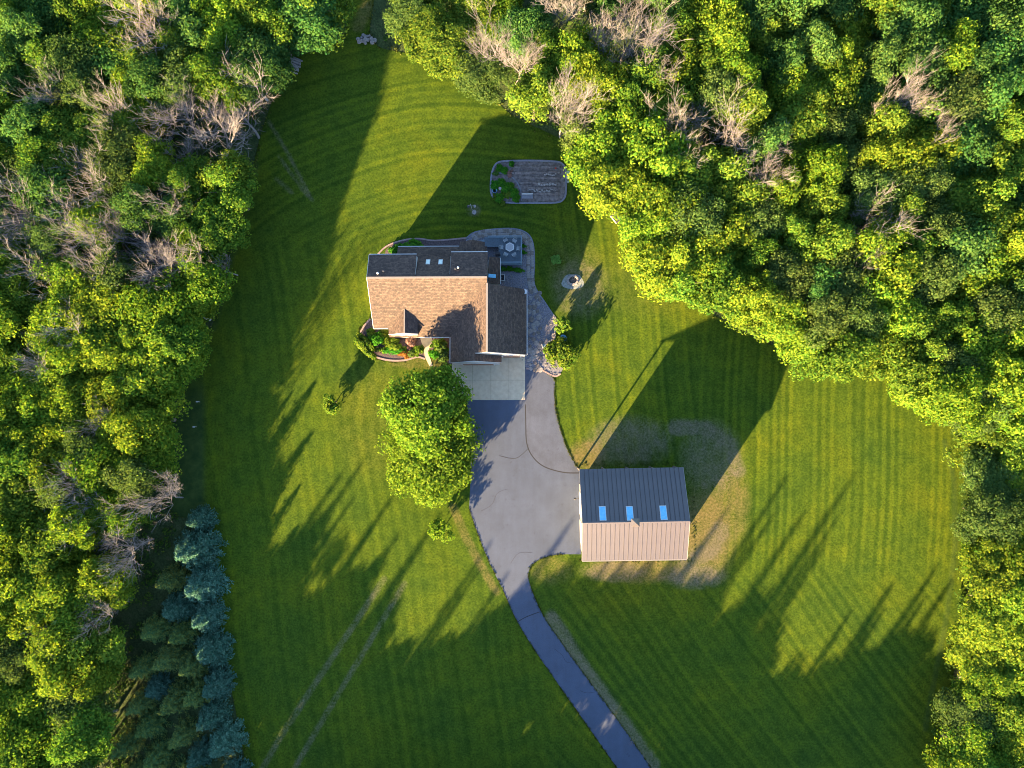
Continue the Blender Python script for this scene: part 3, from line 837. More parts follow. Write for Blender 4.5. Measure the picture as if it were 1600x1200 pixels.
for px, py in ((941.5, 802), (984, 802), (1036.5, 801)):
    x, y_, z = to_barn(px, py, zb)
    f_ = bp('skylight', MB().prism([(x - .5, y_ - .98, zb(y_ - .98) + .09), (x + .5, y_ - .98, zb(y_ - .98) + .09), (x + .5, y_ + .98, zb(y_ + .98) + .09), (x - .5, y_ + .98, zb(y_ + .98) + .09)], (0, 0, -.1)), M['white'])
    bp('pane', MB().prism([(x - .43, y_ - .9, zb(y_ - .9) + .11), (x + .43, y_ - .9, zb(y_ - .9) + .11), (x + .43, y_ + .9, zb(y_ + .9) + .11), (x - .43, y_ + .9, zb(y_ + .9) + .11)], (0, 0, -.018)), M['fibreglass'], f_)
x, y_, z = to_barn(992, 815, lambda q: RZ)
cu = bp('cupola', MB().box(x - .42, x + .42, -.42, .42, RZ - .25, RZ + .45), M['barnwall'])
b = MB(); zt = RZ + .95
cs = [(x - .6, -.6, RZ + .452), (x + .6, -.6, RZ + .452), (x + .6, .6, RZ + .452), (x - .6, .6, RZ + .452)]
for k in range(4): b.quad(cs[k], cs[(k + 1) % 4], (x, 0, zt))
b.quad(*cs[::-1]); bp('cap', b, M['metal_roof'], cu)
for k in range(5):
    xx = -LX + .2 + (2 * LX - .4) * k / 4
    bp('porch_post', MB().box(xx - .11, xx + .11, YN - .45, YN - .23, 0, zb(YN - .34) - .07), M['bark'])
for y0, y1 in ((-4.6, -.9), (-.1, 3.6)):
    d = bp('overhead_door', MB().box(-LX + .25, -LX + .3, y0, y1, .03, 3.6), M['siding'])
    for r in range(5): bp('door_panel', MB().box(-LX + .22, -LX + .25, y0 + .08, y1 - .08, .1 + r * .7, .72 + r * .7), M['white'], d)
_, ly, _ = to_barn(903, 778, lambda q: 4.5, 4.5)
bp('wall_lamp', MB().tube((-LX + .3, ly, 4.6), (-LX - .35, ly, 4.9), .05, .05).tube((-LX - .35, ly, 4.9), (-LX - .7, ly - .15, 4.5), .05, .05).lathe((-LX - .72, ly - .16, 4.3), [(.2, 0), (.16, .12), (.06, .22)], 10), M['dark'])
bp('gutter', MB().box(-LX, LX, YS - .14, YS - .02, SE_ - .14, SE_ - .02), M['barnwall'])

# ------------------------------------------------------------------ vegetable garden
GC = W(826, 285)
gpx = [(790, 252), (830, 251.5), (868, 253), (880, 258), (884, 270), (884, 300), (880, 312), (868, 317), (830, 317.5), (795, 317), (776, 313), (768, 303), (767, 285), (770, 266), (777, 255)]
sheet('garden_soil', smooth_px(gpx, 4), .02, M['soil'])
px_strip('garden_edging', gpx + gpx[:1], .3, .16, M['edging'], 4)
px_strip('garden_divider', [(778, 270), (795, 274), (806, 283), (813, 296), (815, 314)], .22, .12, M['edging'], 4)
for k in range(6):
    yy = 262 + k * 8.2
    x0 = 800 if k < 2 else 812 if k < 4 else 822
    a = W(x0, yy); b_ = W(874, yy)
    r_ = MB(); pr = random.Random(k); nn = 26
    for i in range(nn):
        xa = a[0] + (b_[0] - a[0]) * i / nn; xb = a[0] + (b_[0] - a[0]) * (i + 1) / nn
        r_.rock(((xa + xb) / 2, a[1] + pr.uniform(-.05, .05), 0.0), .24, .16 + pr.uniform(0, .12), pr, 6, (1, 0), 1.2)
    tag(r_.build('soil_row', M['soil']), kind='structure')
pr = random.Random(9)
tb0 = W(824, 308.5)
tr = empty('garden_bench', (tb0[0], tb0[1], 0)); tag(tr, 'grey garden bench with a white back rail in the garden corner', 'bench')
MB().box(-.88, .88, -.3, .3, .38, .45).build('seat', M['edging'], tr); MB().box(-.88, .88, .32, .4, .38, .8).build('backrest', M['white'], tr)
for sx in (-.75, .75): MB().box(sx - .05, sx + .05, -.28, .28, 0, .38).build('leg', M['edging'], tr)
stq = W(781.5, 296); st = empty('tree_stump', (stq[0], stq[1], 0)); tag(st, 'round pale stump among the leafy garden plants', 'stump')
MB().lathe((0, 0, 0), [(.34, 0), (.27, .2), (.25, .5)], 11).build('bark', M['bark'], st); MB().lathe((0, 0, .501), [(.23, 0), (.23, .02)], 11).build('cut_face', M['log'], st)
pq = W(773, 299); po = empty('planter', (pq[0], pq[1], 0)); tag(po, 'dark blue pot at the left end of the garden bed', 'pot')
MB().lathe((0, 0, 0), [(.22, 0), (.36, .35), (.4, .45), (.34, .45), (.3, .36)], 14).build('pot', M['pot'], po); MB().lathe((0, 0, .33), [(.31, 0), (.31, .03)], 12).build('soil', M['soil'], po)
for k, py in enumerate((269.5, 277.5, 284)):
    q = W(887.5, py, .3); r = (.26, .28, .17)[k]
    o = empty('pale_planter', (q[0], q[1], 0)); tag(o, ('upper', 'middle', 'small lowest')[k] + ' of the three pale round pots right of the garden', 'pot', 'pale pots beside the garden')
    MB().lathe((0, 0, 0), [(r * .7, 0), (r, .3), (r * 1.05, .36), (r * .85, .36), (r * .8, .3)], 12).build('pot', M['palebark'], o); MB().lathe((0, 0, .28), [(r * .82, 0), (r * .82, .03)], 12).build('plant', M['palegreen'], o)
# frost cloth scraps on the rows
for k, (px, py, w_) in enumerate(((860, 273.5, 2.0), (855, 289, 3.0), (847, 299, 2.6), (832, 297, 1.6), (865, 297, 1.2))):
    q = W(px, py); b = MB()
    for i in range(7):
        xx = (i - 3) * w_ / 7
        b.rock((xx, pr.uniform(-.15, .15), .1), w_ / 12, .1, pr, 5)
    o = b.build('mulch_cloth', M['log'], None, (q[0], q[1], .04))
    tag(o, ('crumpled pale scrap on the second row of the garden', 'long pale scrap on the middle row of the garden', 'widest pale scrap low in the garden rows', 'pale scrap near the bench end of the garden rows', 'small pale scrap at the right end of the garden rows')[k], 'scrap')
tq = W(868, 263.5); o = MB().lathe((0, 0, 0), [(.12, 0), (.12, .22), (.03, .25)], 9).build('watering_can', M['red'], None, (tq[0], tq[1], .03)); tag(o, 'tiny red can in the upper right of the garden', 'can')

# ------------------------------------------------------------------ small things on the lawn
fq = W(895, 438)
sheet('fire_pit_gravel', [(895 + 17 * math.cos(t) * (1 + .12 * math.sin(3 * t)), 440 + 13 * math.sin(t) * (1 + .1 * math.cos(2 * t))) for t in [k * math.pi / 14 for k in range(28)]], .010, M['palegravel'])
fp = empty('fire_pit', (fq[0], fq[1], 0)); tag(fp, 'ring of pale stones with an ash filled fire pit in shaded lawn', 'fire pit')
pr = random.Random(21)
for k in range(13):
    a = 2 * math.pi * k / 13
    MB().rock((0, 0, 0), .27, .28 + pr.uniform(0, .1), pr, 7, (math.cos(a), math.sin(a)), .8).build('stone', M['stone'], fp, (.78 * math.cos(a), .68 * math.sin(a), 0))
MB().lathe((0, 0, 0), [(.55, .02), (.5, .06), (.2, .1)], 14).build('ash', M['ash'], fp)
for a in (.4, 1.7, 2.9): MB().tube((-.35 * math.cos(a), .1 - .35 * math.sin(a), .12), (.35 * math.cos(a), .1 + .35 * math.sin(a), .2), .06, .05).build('log', M['bark'], fp)
bq = W(738, 328)
bf = empty('bird_feeder', (bq[0], bq[1], 0)); tag(bf, 'white poled bird feeder with hanging trays in the shaded back lawn', 'bird feeder')
MB().tube((0, 0, 0), (-.12, .25, 2.3), .035, .03).build('pole', M['white'], bf)
MB().tube((-.5, .15, 2.0), (.5, .15, 2.0), .025, .025).tube((-.5, .15, 2.0), (-.5, .15, 1.7), .015, .015).tube((.5, .15, 2.0), (.5, .15, 1.7), .015, .015).build('crossarm', M['log'], bf)
for sx in (-1, 1): MB().lathe((sx * .5, .15, 1.3), [(.2, 0), (.2, .05), (.09, .06), (.09, .32), (.18, .36), (.03, .45)], 10).build('feeder', M['log' if sx > 0 else 'dark'], bf)
MB().lathe((.35, -.55, 0), [(.22, 0), (.08, .1), (.08, .6), (.36, .72), (.36, .76), (.26, .72)], 14).build('bird_bath', M['stone'], bf)
hq = W(963, 341)
hb = empty('compost_bin', (hq[0], hq[1], 0), math.radians(-52)); tag(hb, 'dark wooden box with a slanting lid under the right hand trees', 'box')
MB().box(-.7, .7, -.6, .6, 0, .85).build('box', M['bark'], hb); MB().prism([(-.78, -.68, .87), (.78, -.68, .87), (.78, .68, 1.1), (-.78, .68, 1.1)], (0, 0, -.06)).build('lid', M['dark'], hb); MB().box(-.78, .78, -.74, -.69, .6, .9).build('front_trim', M['white'], hb)
# log pile
lq = W(461, 102); lp = empty('log_pile', (lq[0], lq[1], 0), math.radians(-22)); tag(lp, 'stack of pale weathered logs at the upper left lawn edge', 'log pile')
pr = random.Random(2)
for k in range(7):
    for r in range(2 if 0 < k < 6 else 1):
        MB().tube((-.85 + pr.uniform(-.15, .15), 0, 0), (.85 + pr.uniform(-.15, .15), pr.uniform(-.1, .1), 0), .15, .13, 8).build('log', M['log'], lp, (0, -1.1 + k * .36, .15 + r * .27))
# rock pile at the mouth of the track
rq = W(573, 63); rp = empty('rock_pile', (rq[0], rq[1], 0)); tag(rp, 'heap of grey field stones beside the grassy track', 'rock pile')
for k in range(22):
    a = pr.uniform(0, 6.28); r = pr.uniform(0, 1) ** .6
    MB().rock((0, 0, 0), pr.uniform(.2, .4), pr.uniform(.2, .45), pr, 7, (math.cos(k), math.sin(k))).build('stone', M['stone'], rp, (1.4 * r * math.cos(a), .8 * r * math.sin(a), .25 * (1 - r)))
for k, (px, py) in enumerate(((312, 628), (307, 667))):
    q = W(px, py); o = empty('marker_stake', (q[0], q[1], 0)); tag(o, ('upper', 'lower')[k] + ' white marker stake in the rough strip by the left wood', 'stake', 'marker stakes')
    MB().tube((0, 0, 0), (.05, .05, 1.0), .04, .04).build('stake', M['white'], o); MB().box(-.12, .2, -.08, .1, 1.0, 1.06).build('cap', M['white'], o)
# things by the gravel bed
pq = W(879.5, 529); po = empty('glazed_planter', (pq[0], pq[1], 0)); tag(po, 'pale blue glazed bowl between the two yellow-green bushes', 'bowl')
MB().lathe((0, 0, 0), [(.25, 0), (.2, .35), (.5, .6), (.55, .66), (.48, .64), (.1, .5)], 16).build('bowl', M['pot'], po)
pq = W(850, 541); po = empty('garden_chair', (pq[0], pq[1], 0), .2); tag(po, 'pale blue garden chair on gravel left of the large bush', 'chair')
MB().box(-.3, .3, -.3, .3, .4, .46).build('seat', M['rail'], po); MB().box(-.34, -.28, -.3, .3, .47, 1.0).build('backrest', M['white'], po)
for sx in (-.25, .25):
    for sy in (-.25, .25): MB().box(sx - .03, sx + .03, sy - .03, sy + .03, 0, .4).build('leg', M['rail'], po)

# ------------------------------------------------------------------ plants: prototypes
def np_mesh(name, verts, nq, mat):
    """mesh of nq separate quads"""
    me = bpy.data.meshes.new(name)
    nv = len(verts)
    me.vertices.add(nv); me.vertices.foreach_set('co', verts.astype(np.float32).ravel())
    me.loops.add(nv); me.loops.foreach_set('vertex_index', np.arange(nv, dtype=np.int32))
    me.polygons.add(nq); me.polygons.foreach_set('loop_start', np.arange(0, nv, 4, dtype=np.int32))
    me.polygons.foreach_set('loop_total', np.full(nq, 4, dtype=np.int32))
    me.update(calc_edges=True)
    if mat: me.materials.append(mat)
    return me

def leaves(pos, nrm, size, rs, aspect=.62, axis=None):
    n = len(pos)
    nrm = nrm / np.linalg.norm(nrm, axis=1, keepdims=True)
    a = rs.normal(size=(n, 3)) if axis is None else axis
    u = a - nrm * (a * nrm).sum(1, keepdims=True)
    u /= np.linalg.norm(u, axis=1, keepdims=True) + 1e-9
    w = np.cross(nrm, u)
    s = size[:, None]
    P = np.empty((n, 4, 3))
    P[:, 0] = pos - u * s * .5
    P[:, 1] = pos + w * s * aspect * .5 + nrm * s * .10
    P[:, 2] = pos + u * s * .5
    P[:, 3] = pos - w * s * aspect * .5 + nrm * s * .10
    return P.reshape(-1, 3)

def sph(rs, n, zmin=-1.0):
    z = rs.uniform(zmin, 1, n); t = rs.uniform(0, 2 * np.pi, n); r = np.sqrt(np.maximum(0, 1 - z * z))
    return np.c_[r * np.cos(t), r * np.sin(t), z]

def crown_mesh(name, seed, R, z0, z1, nlobe, nclump, nleaf, lsize, mat, spread=.9, updir=.45, full=False):
    """lobes > clumps > leaves, all inside an uneven ellipsoid"""
    rs = np.random.RandomState(seed)
    C = np.array([0, 0, (z0 + z1) / 2]); rad = np.array([R, R, (z1 - z0) / 2])
    ld = sph(rs, nlobe, -.75)
    lc = ld * rs.uniform(.35, .72, (nlobe, 1)) * rad
    lr = rs.uniform(.38, .58, nlobe) * R
    if full:
        lr = rs.uniform(.30, .42, nlobe) * R
        t = rs.uniform(0, 6.283, nlobe); zz = rs.uniform(-1, .55, nlobe); q = np.sqrt(rs.uniform(.05, 1, nlobe)) * (R - lr * .9) * np.where(zz > .2, .75, 1.0)
        lc = np.c_[q * np.cos(t), q * np.sin(t), zz * (rad[2] - lr * .9)]
    pos = []; nr = []
    for i in range(nlobe):
        cd = sph(rs, nclump, -.8)
        cc = lc[i] + cd * lr[i] * rs.uniform(.55, 1.0, (nclump, 1))
        cr = rs.uniform(.42, .70, nclump) * lr[i]
        for j in range(nclump):
            d = sph(rs, nleaf, -.7)
            p = cc[j] + d * cr[j] * rs.uniform(.45, 1.12, (nleaf, 1)) * np.array([1, 1, .8])
            out = p / rad
            pos.append(p); nr.append(d * .7 + out * spread * .5 + np.array([0, 0, updir]) + rs.normal(size=(nleaf, 3)) * .7)
    pos = np.concatenate(pos) + C; nr = np.concatenate(nr)
    n = len(pos)
    return np_mesh(name, leaves(pos, nr, rs.uniform(.65, 1.35, n) * lsize, rs), n, mat)

def trunk_mesh(name, seed, h, r, ztop, mat, limbs=6, reach=2.2):
    rg = random.Random(seed); b = MB()
    p = Vector((0, 0, -.1)); k = 5; pr_ = r
    pts_ = [p.copy()]
    for i in range(k):
        p = p + Vector((rg.uniform(-.18, .18), rg.uniform(-.18, .18), (ztop + .1) / k)); pts_.append(p.copy())
    for i in range(k):
        r0 = r * (1 - .8 * i / k); r1 = r * (1 - .8 * (i + 1) / k)
        b.tube(pts_[i], pts_[i + 1], r0 * (1.35 if i == 0 else 1), r1, 7, cap=(i == k - 1))
    for i in range(limbs):
        t = rg.uniform(.35, .9); q = pts_[int(t * k)]; a = 2.4 * i + rg.uniform(-.4, .4)
        e1 = q + Vector((math.cos(a), math.sin(a), .7)) * reach * .5; e2 = e1 + Vector((math.cos(a + .3), math.sin(a + .3), 1.0)) * reach * .5
        b.tube(q, e1, r * .4, r * .25, 5, False); b.tube(e1, e2, r * .25, r * .06, 5)
    return b.mesh(name, mat)

class Proto:
    """shared meshes of one tree shape, h = its height in metres, r = its crown radius"""
    def __init__(self, name, parts, h, r, cat): self.name, self.parts, self.h, self.r, self.cat = name, parts, h, r, cat
def plant(pr_, x, y, h, r, rz, label, group=None, mats=None, name=None, cat=None):
    root = empty(name or pr_.name, (x, y, -.02), rz, (r / pr_.r, r / pr_.r, h / pr_.h))
    for pn, me_ in pr_.parts: 
        o = link(pn, me_, root)
    tag(root, label, cat or pr_.cat, group)
    return root

LEAFY = []
kinds = [('leaf_mid', 5), ('leaf_yellow', 4), ('leaf_dark', 3), ('leaf_olive', 2)]
sd = 100
for mk, n in kinds:
    for k in range(n):
        sd += 1
        rg = random.Random(sd)
        R, H = 4.0, 12.0
        tight = rg.random()
        cm = crown_mesh('crown', sd, R * rg.uniform(.95, 1.12), H * .30, H, rg.choice((8, 11, 15)), rg.choice((8, 10)), 170, .36 if mk != 'leaf_olive' else .31, M[mk])
        tm = trunk_mesh('trunk', sd, H, .2, H * .8, M['bark' if rg.random() < .6 else 'palebark'])
        p = Proto('leafy_tree', [('trunk', tm), ('crown', cm)], H, R, 'tree'); p.kind = mk
        LEAFY.append(p)
def leafy(mk, rg): return rg.choice([p for p in LEAFY if p.kind == mk])

def bare_proto(seed):
    rg = random.Random(seed); tb_ = MB(); bb = MB()
    def grow(p, d, L, r, lv):
        nseg = (4, 3, 3, 2, 1)[lv]; q = p; dd = d.copy(); nodes = [p.copy()]
        for i in range(nseg):
            dd = (dd + Vector((rg.uniform(-.22, .22), rg.uniform(-.22, .22), rg.uniform(-.02, .18)))).normalized()
            n_ = q + dd * (L / nseg)
            (tb_ if lv <= 1 else bb).tube(q, n_, r * (1 - .7 * i / nseg), r * (1 - .7 * (i + 1) / nseg), (6, 5, 4, 3, 3)[lv], cap=False)
            q = n_; nodes.append(q.copy())
        if lv == 4: return
        nc = (rg.randint(7, 8), rg.randint(5, 7), rg.randint(6, 7), rg.randint(3, 4))[lv]
        for c in range(nc):
            t = rg.uniform((.45, .25, .25, .2)[lv], 1.0); f = t * nseg; i = min(int(f), nseg - 1)
            s = nodes[i].lerp(nodes[i + 1], f - i)
            a = rg.uniform(0, 6.283); side = Vector((math.cos(a), math.sin(a), 0))
            nd = (dd * .95 + side * (1.15, .95, .8, .7)[lv] + Vector((0, 0, .22))).normalized()
            grow(s, nd, L * ((.62, .58, .55, .55)[lv]) * rg.uniform(.8, 1.3), max(r * .42, .0125), lv + 1)
    grow(Vector((0, 0, -.1)), Vector((rg.uniform(-.1, .1), rg.uniform(-.1, .1), 1)), 6.0, .14, 0)
    return Proto('bare_tree', [('trunk', tb_.mesh('trunk', M['deadwood'])), ('branches', bb.mesh('branches', M['deadwood']))], 12.0, 3.6, 'bare tree')
BARE = [bare_proto(500 + k) for k in range(6)]

def spruce_proto(seed, mat, R=2.5, H=6.0, whorls=22, dens=1.0):
    rs = np.random.RandomState(seed); pos = []; nr = []; ax = []; sz = []
    for w_ in range(whorls):
        f = w_ / (whorls - 1); z = H * (.06 + .93 * f); L = R * (1 - f) ** .85 * rs.uniform(.85, 1.1) + .12
        nb = int(10 - 5 * f); a0 = rs.uniform(0, 6.28)
        for k in range(nb):
            a = a0 + 2 * np.pi * k / nb + rs.uniform(-.2, .2); Lb = L * rs.uniform(.8, 1.12)
            d = np.array([np.cos(a), np.sin(a), 0]); pd = np.array([-np.sin(a), np.cos(a), 0])
            ns = max(5, int(Lb * 9 * dens))
            for i in range(ns):
                t = (i + .5) / ns; c = d * Lb * t + np.array([0, 0, z - .25 * Lb * t + .18 * Lb * t * t])
                for s in (-1, 1):
                    wl = Lb * .34 * (1 - t * .75) + .1
                    q = c + pd * s * wl * rs.uniform(.15, .6) + rs.normal(size=3) * .04
                    pos.append(q); nr.append(np.array([0, 0, 1]) + d * .5 + rs.normal(size=3) * .45); ax.append(d * .8 + pd * s * .8 + rs.normal(size=3) * .2); sz.append(rs.uniform(.26, .46))
    pos = np.array(pos); n = len(pos)
    v_ = leaves(pos, np.array(nr), np.array(sz), rs, .34, np.array(ax))
    cm = np_mesh('crown', v_, n, mat)
    tm = MB().tube((0, 0, -.1), (0, 0, H * .97), .13, .02, 7).mesh('trunk', M['bark'])
    return Proto('spruce_tree', [('trunk', tm), ('crown', cm)], H, R, 'spruce')
BLUE = [spruce_proto(700 + k, M['needle_blue']) for k in range(3)]
GREEN = [spruce_proto(710 + k, M['needle_green']) for k in range(3)]
TALL = [spruce_proto(720 + k, M['needle_green'], 2.2, 14.0, 34, .9) for k in range(2)]

def shrub_proto(name, seed, mat, R, H, nl=6, nc=7, nf=60, ls=.22, cat='shrub'):
    cm = crown_mesh('foliage', seed, R, 0.05, H, nl, nc, nf, ls, mat, updir=.5)
    rg = random.Random(seed); b = MB()
    for k in range(4):
        a = 1.6 * k + rg.uniform(-.3, .3)
        b.tube((.06 * math.cos(a), .06 * math.sin(a), -.03), (R * .45 * math.cos(a), R * .45 * math.sin(a), H * .6), .04, .012, 5)
    return Proto(name, [('stems', b.mesh('stems', M['bark'])), ('foliage', cm)], H, R, cat)

# ------------------------------------------------------------------ trees of the garden
def place(px, py, zc, h, r, proto, label, rz=0.0, **kw):
    x, y = W(px, py, zc); return plant(proto, x, y, h, r, rz, label, **kw)
def maple(seed, R, H, nl, nf, z0, ls): 
    cm = crown_mesh('crown', seed, R, z0, H, nl, 13, nf, ls, M['leaf_maple'], updir=.5, full=True)
    return Proto('maple_tree', [('trunk', trunk_mesh('trunk', seed, H, .25, H * .7, M['bark'], 8, 3.2)), ('crown', cm)], H, R, 'tree')
place(670, 640, 7.5, 12.0, 6.8, maple(901, 6.8, 12.0, 26, 84, 3.2, .45), 'broad green shade tree whose crown overlaps the concrete apron')
place(672, 711, 3.6, 6.6, 7.5, maple(908, 7.5, 6.6, 28, 112, .35, .40), 'broad bright green shade tree over the asphalt, lower of the pair')
def small_tree(seed, R, H, z0, mat):
    cm = crown_mesh('crown', seed, R, z0, H, 7, 7, 46, .3, M[mat])
    return Proto('young_tree', [('trunk', trunk_mesh('trunk', seed, H, .07, H * .75, M['bark'], 4, .8)), ('crown', cm)], H, R, 'tree')
place(520, 628, 2.0, 2.9, 1.7, small_tree(911, 1.7, 2.9, .95, 'leaf_hedge'), 'small round sapling alone on the sunlit lawn left of the house')
place(690, 830, 2.0, 3.4, 2.0, small_tree(912, 2.0, 3.4, 1.0, 'leaf_maple'), 'small round young tree beside the drive below the large shade trees')
place(880, 508, 1.5, 2.8, 1.5, small_tree(913, 1.5, 2.8, .3, 'leaf_hedge'), 'small yellow-topped ornamental tree at the tip of the gravel bed')
SH = {}
def shrub(kind, mat, px, py, h, r, label, nl=6, nc=7, nf=60, ls=.22, rz=0.0, cat='shrub', name='shrub', sx=1.0):
    if kind not in SH: SH[kind] = shrub_proto(name, 950 + len(SH), M[mat], 1.0, 1.0, nl, nc, nf, ls, cat)
    x, y = W(px, py, h * .55)
    o = plant(SH[kind], x, y, h, r, rz, label, name=name, cat=cat)
    o.scale = (o.scale[0] * sx, o.scale[1], o.scale[2]); return o
shrub('bigbush', 'leaf_hedge', 875, 556, 2.4, 2.5, 'large yellow-green bush at the corner of the drive', 9, 9, 60, .16)
shrub('hedge', 'leaf_hedge', 574, 541, 1.5, 1.15, 'elongated yellow-green shrub at the left end of the front bed', 8, 8, 55, .2, math.radians(-48), sx=2.1)
shrub('green', 'leaf_bright', 589, 529, 1.6, 1.2, 'dark green rounded shrub behind the front bed curb', 6, 7, 60, .22)
shrub('hedge', 'leaf_hedge', 602, 521, 1.2, .95, 'pale yellow-green shrub at the house corner in front bed')
shrub('hedge', 'leaf_hedge', 617, 537, 1.1, 1.1, 'yellow-green mound shrub in the middle of the front bed')
shrub('low', 'leaf_bright', 614, 549, .7, .9, 'low vivid green plant along the front bed curb', 6, 6, 50, .24, cat='plant', name='flower_bed_plant', sx=1.7)
shrub('low2', 'leaf_hedge', 598, 546, .7, .7, 'low yellow-green plant at the left curve of the front curb', 5, 6, 40, .26, cat='plant', name='flower_bed_plant')
shrub('orange', 'leaf_orange', 632, 554, .6, .75, 'orange-brown low plant at the middle of the front curb', 5, 6, 40, .26, cat='plant', name='flower_bed_plant', sx=1.3)
shrub('pink', 'leaf_pink', 643, 533, .9, 1.0, 'pink blossoming shrub under the front gable', 5, 7, 40, .24)
shrub('pink', 'leaf_pink', 640, 543, .5, .5, 'small pale pink flowers beside the front walk', cat='plant', name='flower_bed_plant')
shrub('mixed', 'leaf_mid', 653, 546, 1.0, 1.0, 'green shrub at the left side of the front walk', 6, 7, 50, .24)
shrub('mixed', 'leaf_mid', 684, 537, 1.3, 1.2, 'mid green shrub right of the front walk against the wall')
shrub('mixed2', 'leaf_olive', 695, 541, 1.2, 1.2, 'olive shrub in the corner beside the garage wing', 6, 7, 50, .24)
shrub('green', 'leaf_bright', 680, 552, 1.0, 1.0, 'green shrub right of the front walk near the big tree')
shrub('mixed2', 'leaf_olive', 697, 556, 1.1, 1.1, 'lower olive shrub beside the garage wing front corner')
shrub('hedge', 'leaf_hedge', 581, 519, 1.0, .8, 'yellow-green shrub at the left house corner behind the curb')
shrub('mixed', 'leaf_mid', 606, 534, .9, .9, 'mid green mound left of the pink shrub in the front bed')
shrub('low2', 'leaf_hedge', 627, 545, .6, .7, 'low yellow-green plant beside the orange one', cat='plant', name='flower_bed_plant')
shrub('mixed2', 'leaf_olive', 646, 551, .7, .8, 'olive clump at the right end of the front curb')
shrub('low', 'leaf_bright', 689, 546, .8, .9, 'vivid green plant between shrubs right of the front walk', cat='plant', name='flower_bed_plant')
shrub('pink', 'leaf_pink', 690, 549, .6, .4, 'small pink flowers among shrubs right of the front walk', cat='plant', name='flower_bed_plant')
shrub('green', 'leaf_bright', 640, 386, 1.0, 1.4, 'green shrub against the north side of the house', sx=1.5)
shrub('green', 'leaf_bright', 616, 390, .9, .9, 'green shrub at the north-west corner of the house')
shrub('round', 'leaf_pale', 868.5, 405.5, .9, .82, 'round clipped green shrub alone on the shaded lawn', 7, 7, 60, .2)
for k, (px, py, wds) in enumerate(((786, 421, 'left'), (797, 421, 'middle'), (810, 423, 'right'))):
    shrub('low', 'leaf_bright', px, py, .5, .55, wds + ' low green plant below the deck', cat='plant', name='bed_plant', sx=1.4)
for k, (px, py, wds) in enumerate(((817, 385, 'upper'), (818, 395, 'lower'))):
    shrub('low', 'leaf_bright', px, py, .5, .45, wds + ' narrow green plant right of the deck railing', cat='plant', name='bed_plant')
gl = [(773, 289, 'leaf_bright', .9, 'upper left'), (783, 285, 'leaf_bright', .8, 'upper middle'), (790, 293, 'leaf_bright', 1.0, 'centre'), (797, 291, 'leaf_bright', .8, 'right of centre'), (803, 301, 'leaf_bright', .9, 'right'), (792, 304, 'leaf_mid', 1.0, 'lower middle'), (806, 309, 'leaf_bright', .8, 'lower right'), (780, 309, 'leaf_bright', .9, 'lower left'), (772, 307, 'leaf_hedge', .6, 'lowest left corner'), (785, 316, 'leaf_hedge', .6, 'bottom edge')]
for px, py, mt, r, wds in gl:
    shrub('g_' + mt, mt, px, py, .6, r, 'leafy vegetable plant in the ' + wds + ' of the rounded garden corner', 5, 6, 40, .26, cat='plant', name='garden_plant')
for px, py, mt, r, wds in ((780, 262, 'leaf_bright', .7, 'left upper corner'), (788, 266, 'leaf_bright', .7, 'purple bed edge'), (799, 256, 'leaf_bright', .55, 'top edge'), (774, 270, 'leaf_dark', .6, 'upper left edge')):
    shrub('g_' + mt, mt, px, py, .5, r, 'small green plant at the ' + wds + ' of the garden', 5, 6, 40, .26, cat='plant', name='garden_plant')
shrub('pinkrow', 'leaf_pink', 796, 272, .35, .7, 'mauve flowering clump at the left of the garden rows', 5, 6, 30, .2, cat='plant', name='garden_plant')

# ------------------------------------------------------------------ the woods
LIT = [(85, 640), (190, 610), (320, 574), (390, 548), (450, 530), (540, 505), (590, 490), (690, 466), (745, 460), (845, 450), (900, 520), (1010, 600), (1300, 700)]
def lit_x(y):
    if y < 85: return 1e9
    for (y0, x0), (y1, x1) in zip(LIT, LIT[1:]):
        if y0 <= y <= y1: return x0 + (x1 - x0) * (y - y0) / (y1 - y0)
    return 1e9
def max_h(px, py):
    """tallest tree at this ground pixel whose shadow stays off the sunlit lawn"""
    for s in range(5, 1400, 5):
        x, y = px + DX * s, py - DY * s
        if y < 80: return 99.0
        if x > lit_x(y): return s * .1 / COT
    return 99.0
LEFT = [(-40, -40), (505, -40), (505, 20), (440, 40), (398, 105), (388, 150), (368, 210), (352, 310), (330, 400), (305, 475), (262, 550), (238, 640), (232, 710), (200, 800), (182, 880), (150, 985), (128, 1080), (128, 1235), (-40, 1235)]
RIGHT = [(625, -40), (632, 20), (690, 72), (745, 100), (800, 140), (850, 155), (905, 205), (940, 265), (985, 310), (1015, 385), (1065, 435), (1140, 442), (1190, 480), (1245, 525), (1285, 562), (1340, 545), (1430, 585), (1510, 640), (1540, 700), (1550, 850), (1545, 950), (1532, 1050), (1515, 1130), (1500, 1235), (1640, 1235), (1640, -40)]
BAREPX = [(245, 45, 70), (80, 155, 42), (185, 165, 42), (365, 175, 78), (318, 195, 70), (268, 190, 52), (160, 290, 60), (285, 245, 55), (265, 300, 48), (55, 335, 66), (120, 345, 56), (40, 385, 60), (62, 425, 52), (145, 375, 55), (150, 430, 50), (215, 370, 66), (225, 415, 60), (282, 405, 56), (330, 410, 40), (95, 500, 50), (40, 535, 46), (205, 600, 26), (95, 800, 56), (165, 825, 62), (185, 860, 50), (232, 790, 50), (110, 975, 50), (145, 955, 42), (165, 660, 30),
    (860, 15, 50), (925, 45, 58), (985, 45, 72), (955, 95, 60), (1015, 75, 50), (775, 70, 44), (795, 100, 44), (880, 165, 54), (1060, 235, 42), (1092, 215, 56), (1140, 215, 68), (1350, 345, 58), (1332, 395, 36), (1410, 150, 40), (1395, 165, 30), (1490, 200, 36), (1205, 270, 40)]
wr = random.Random(41)
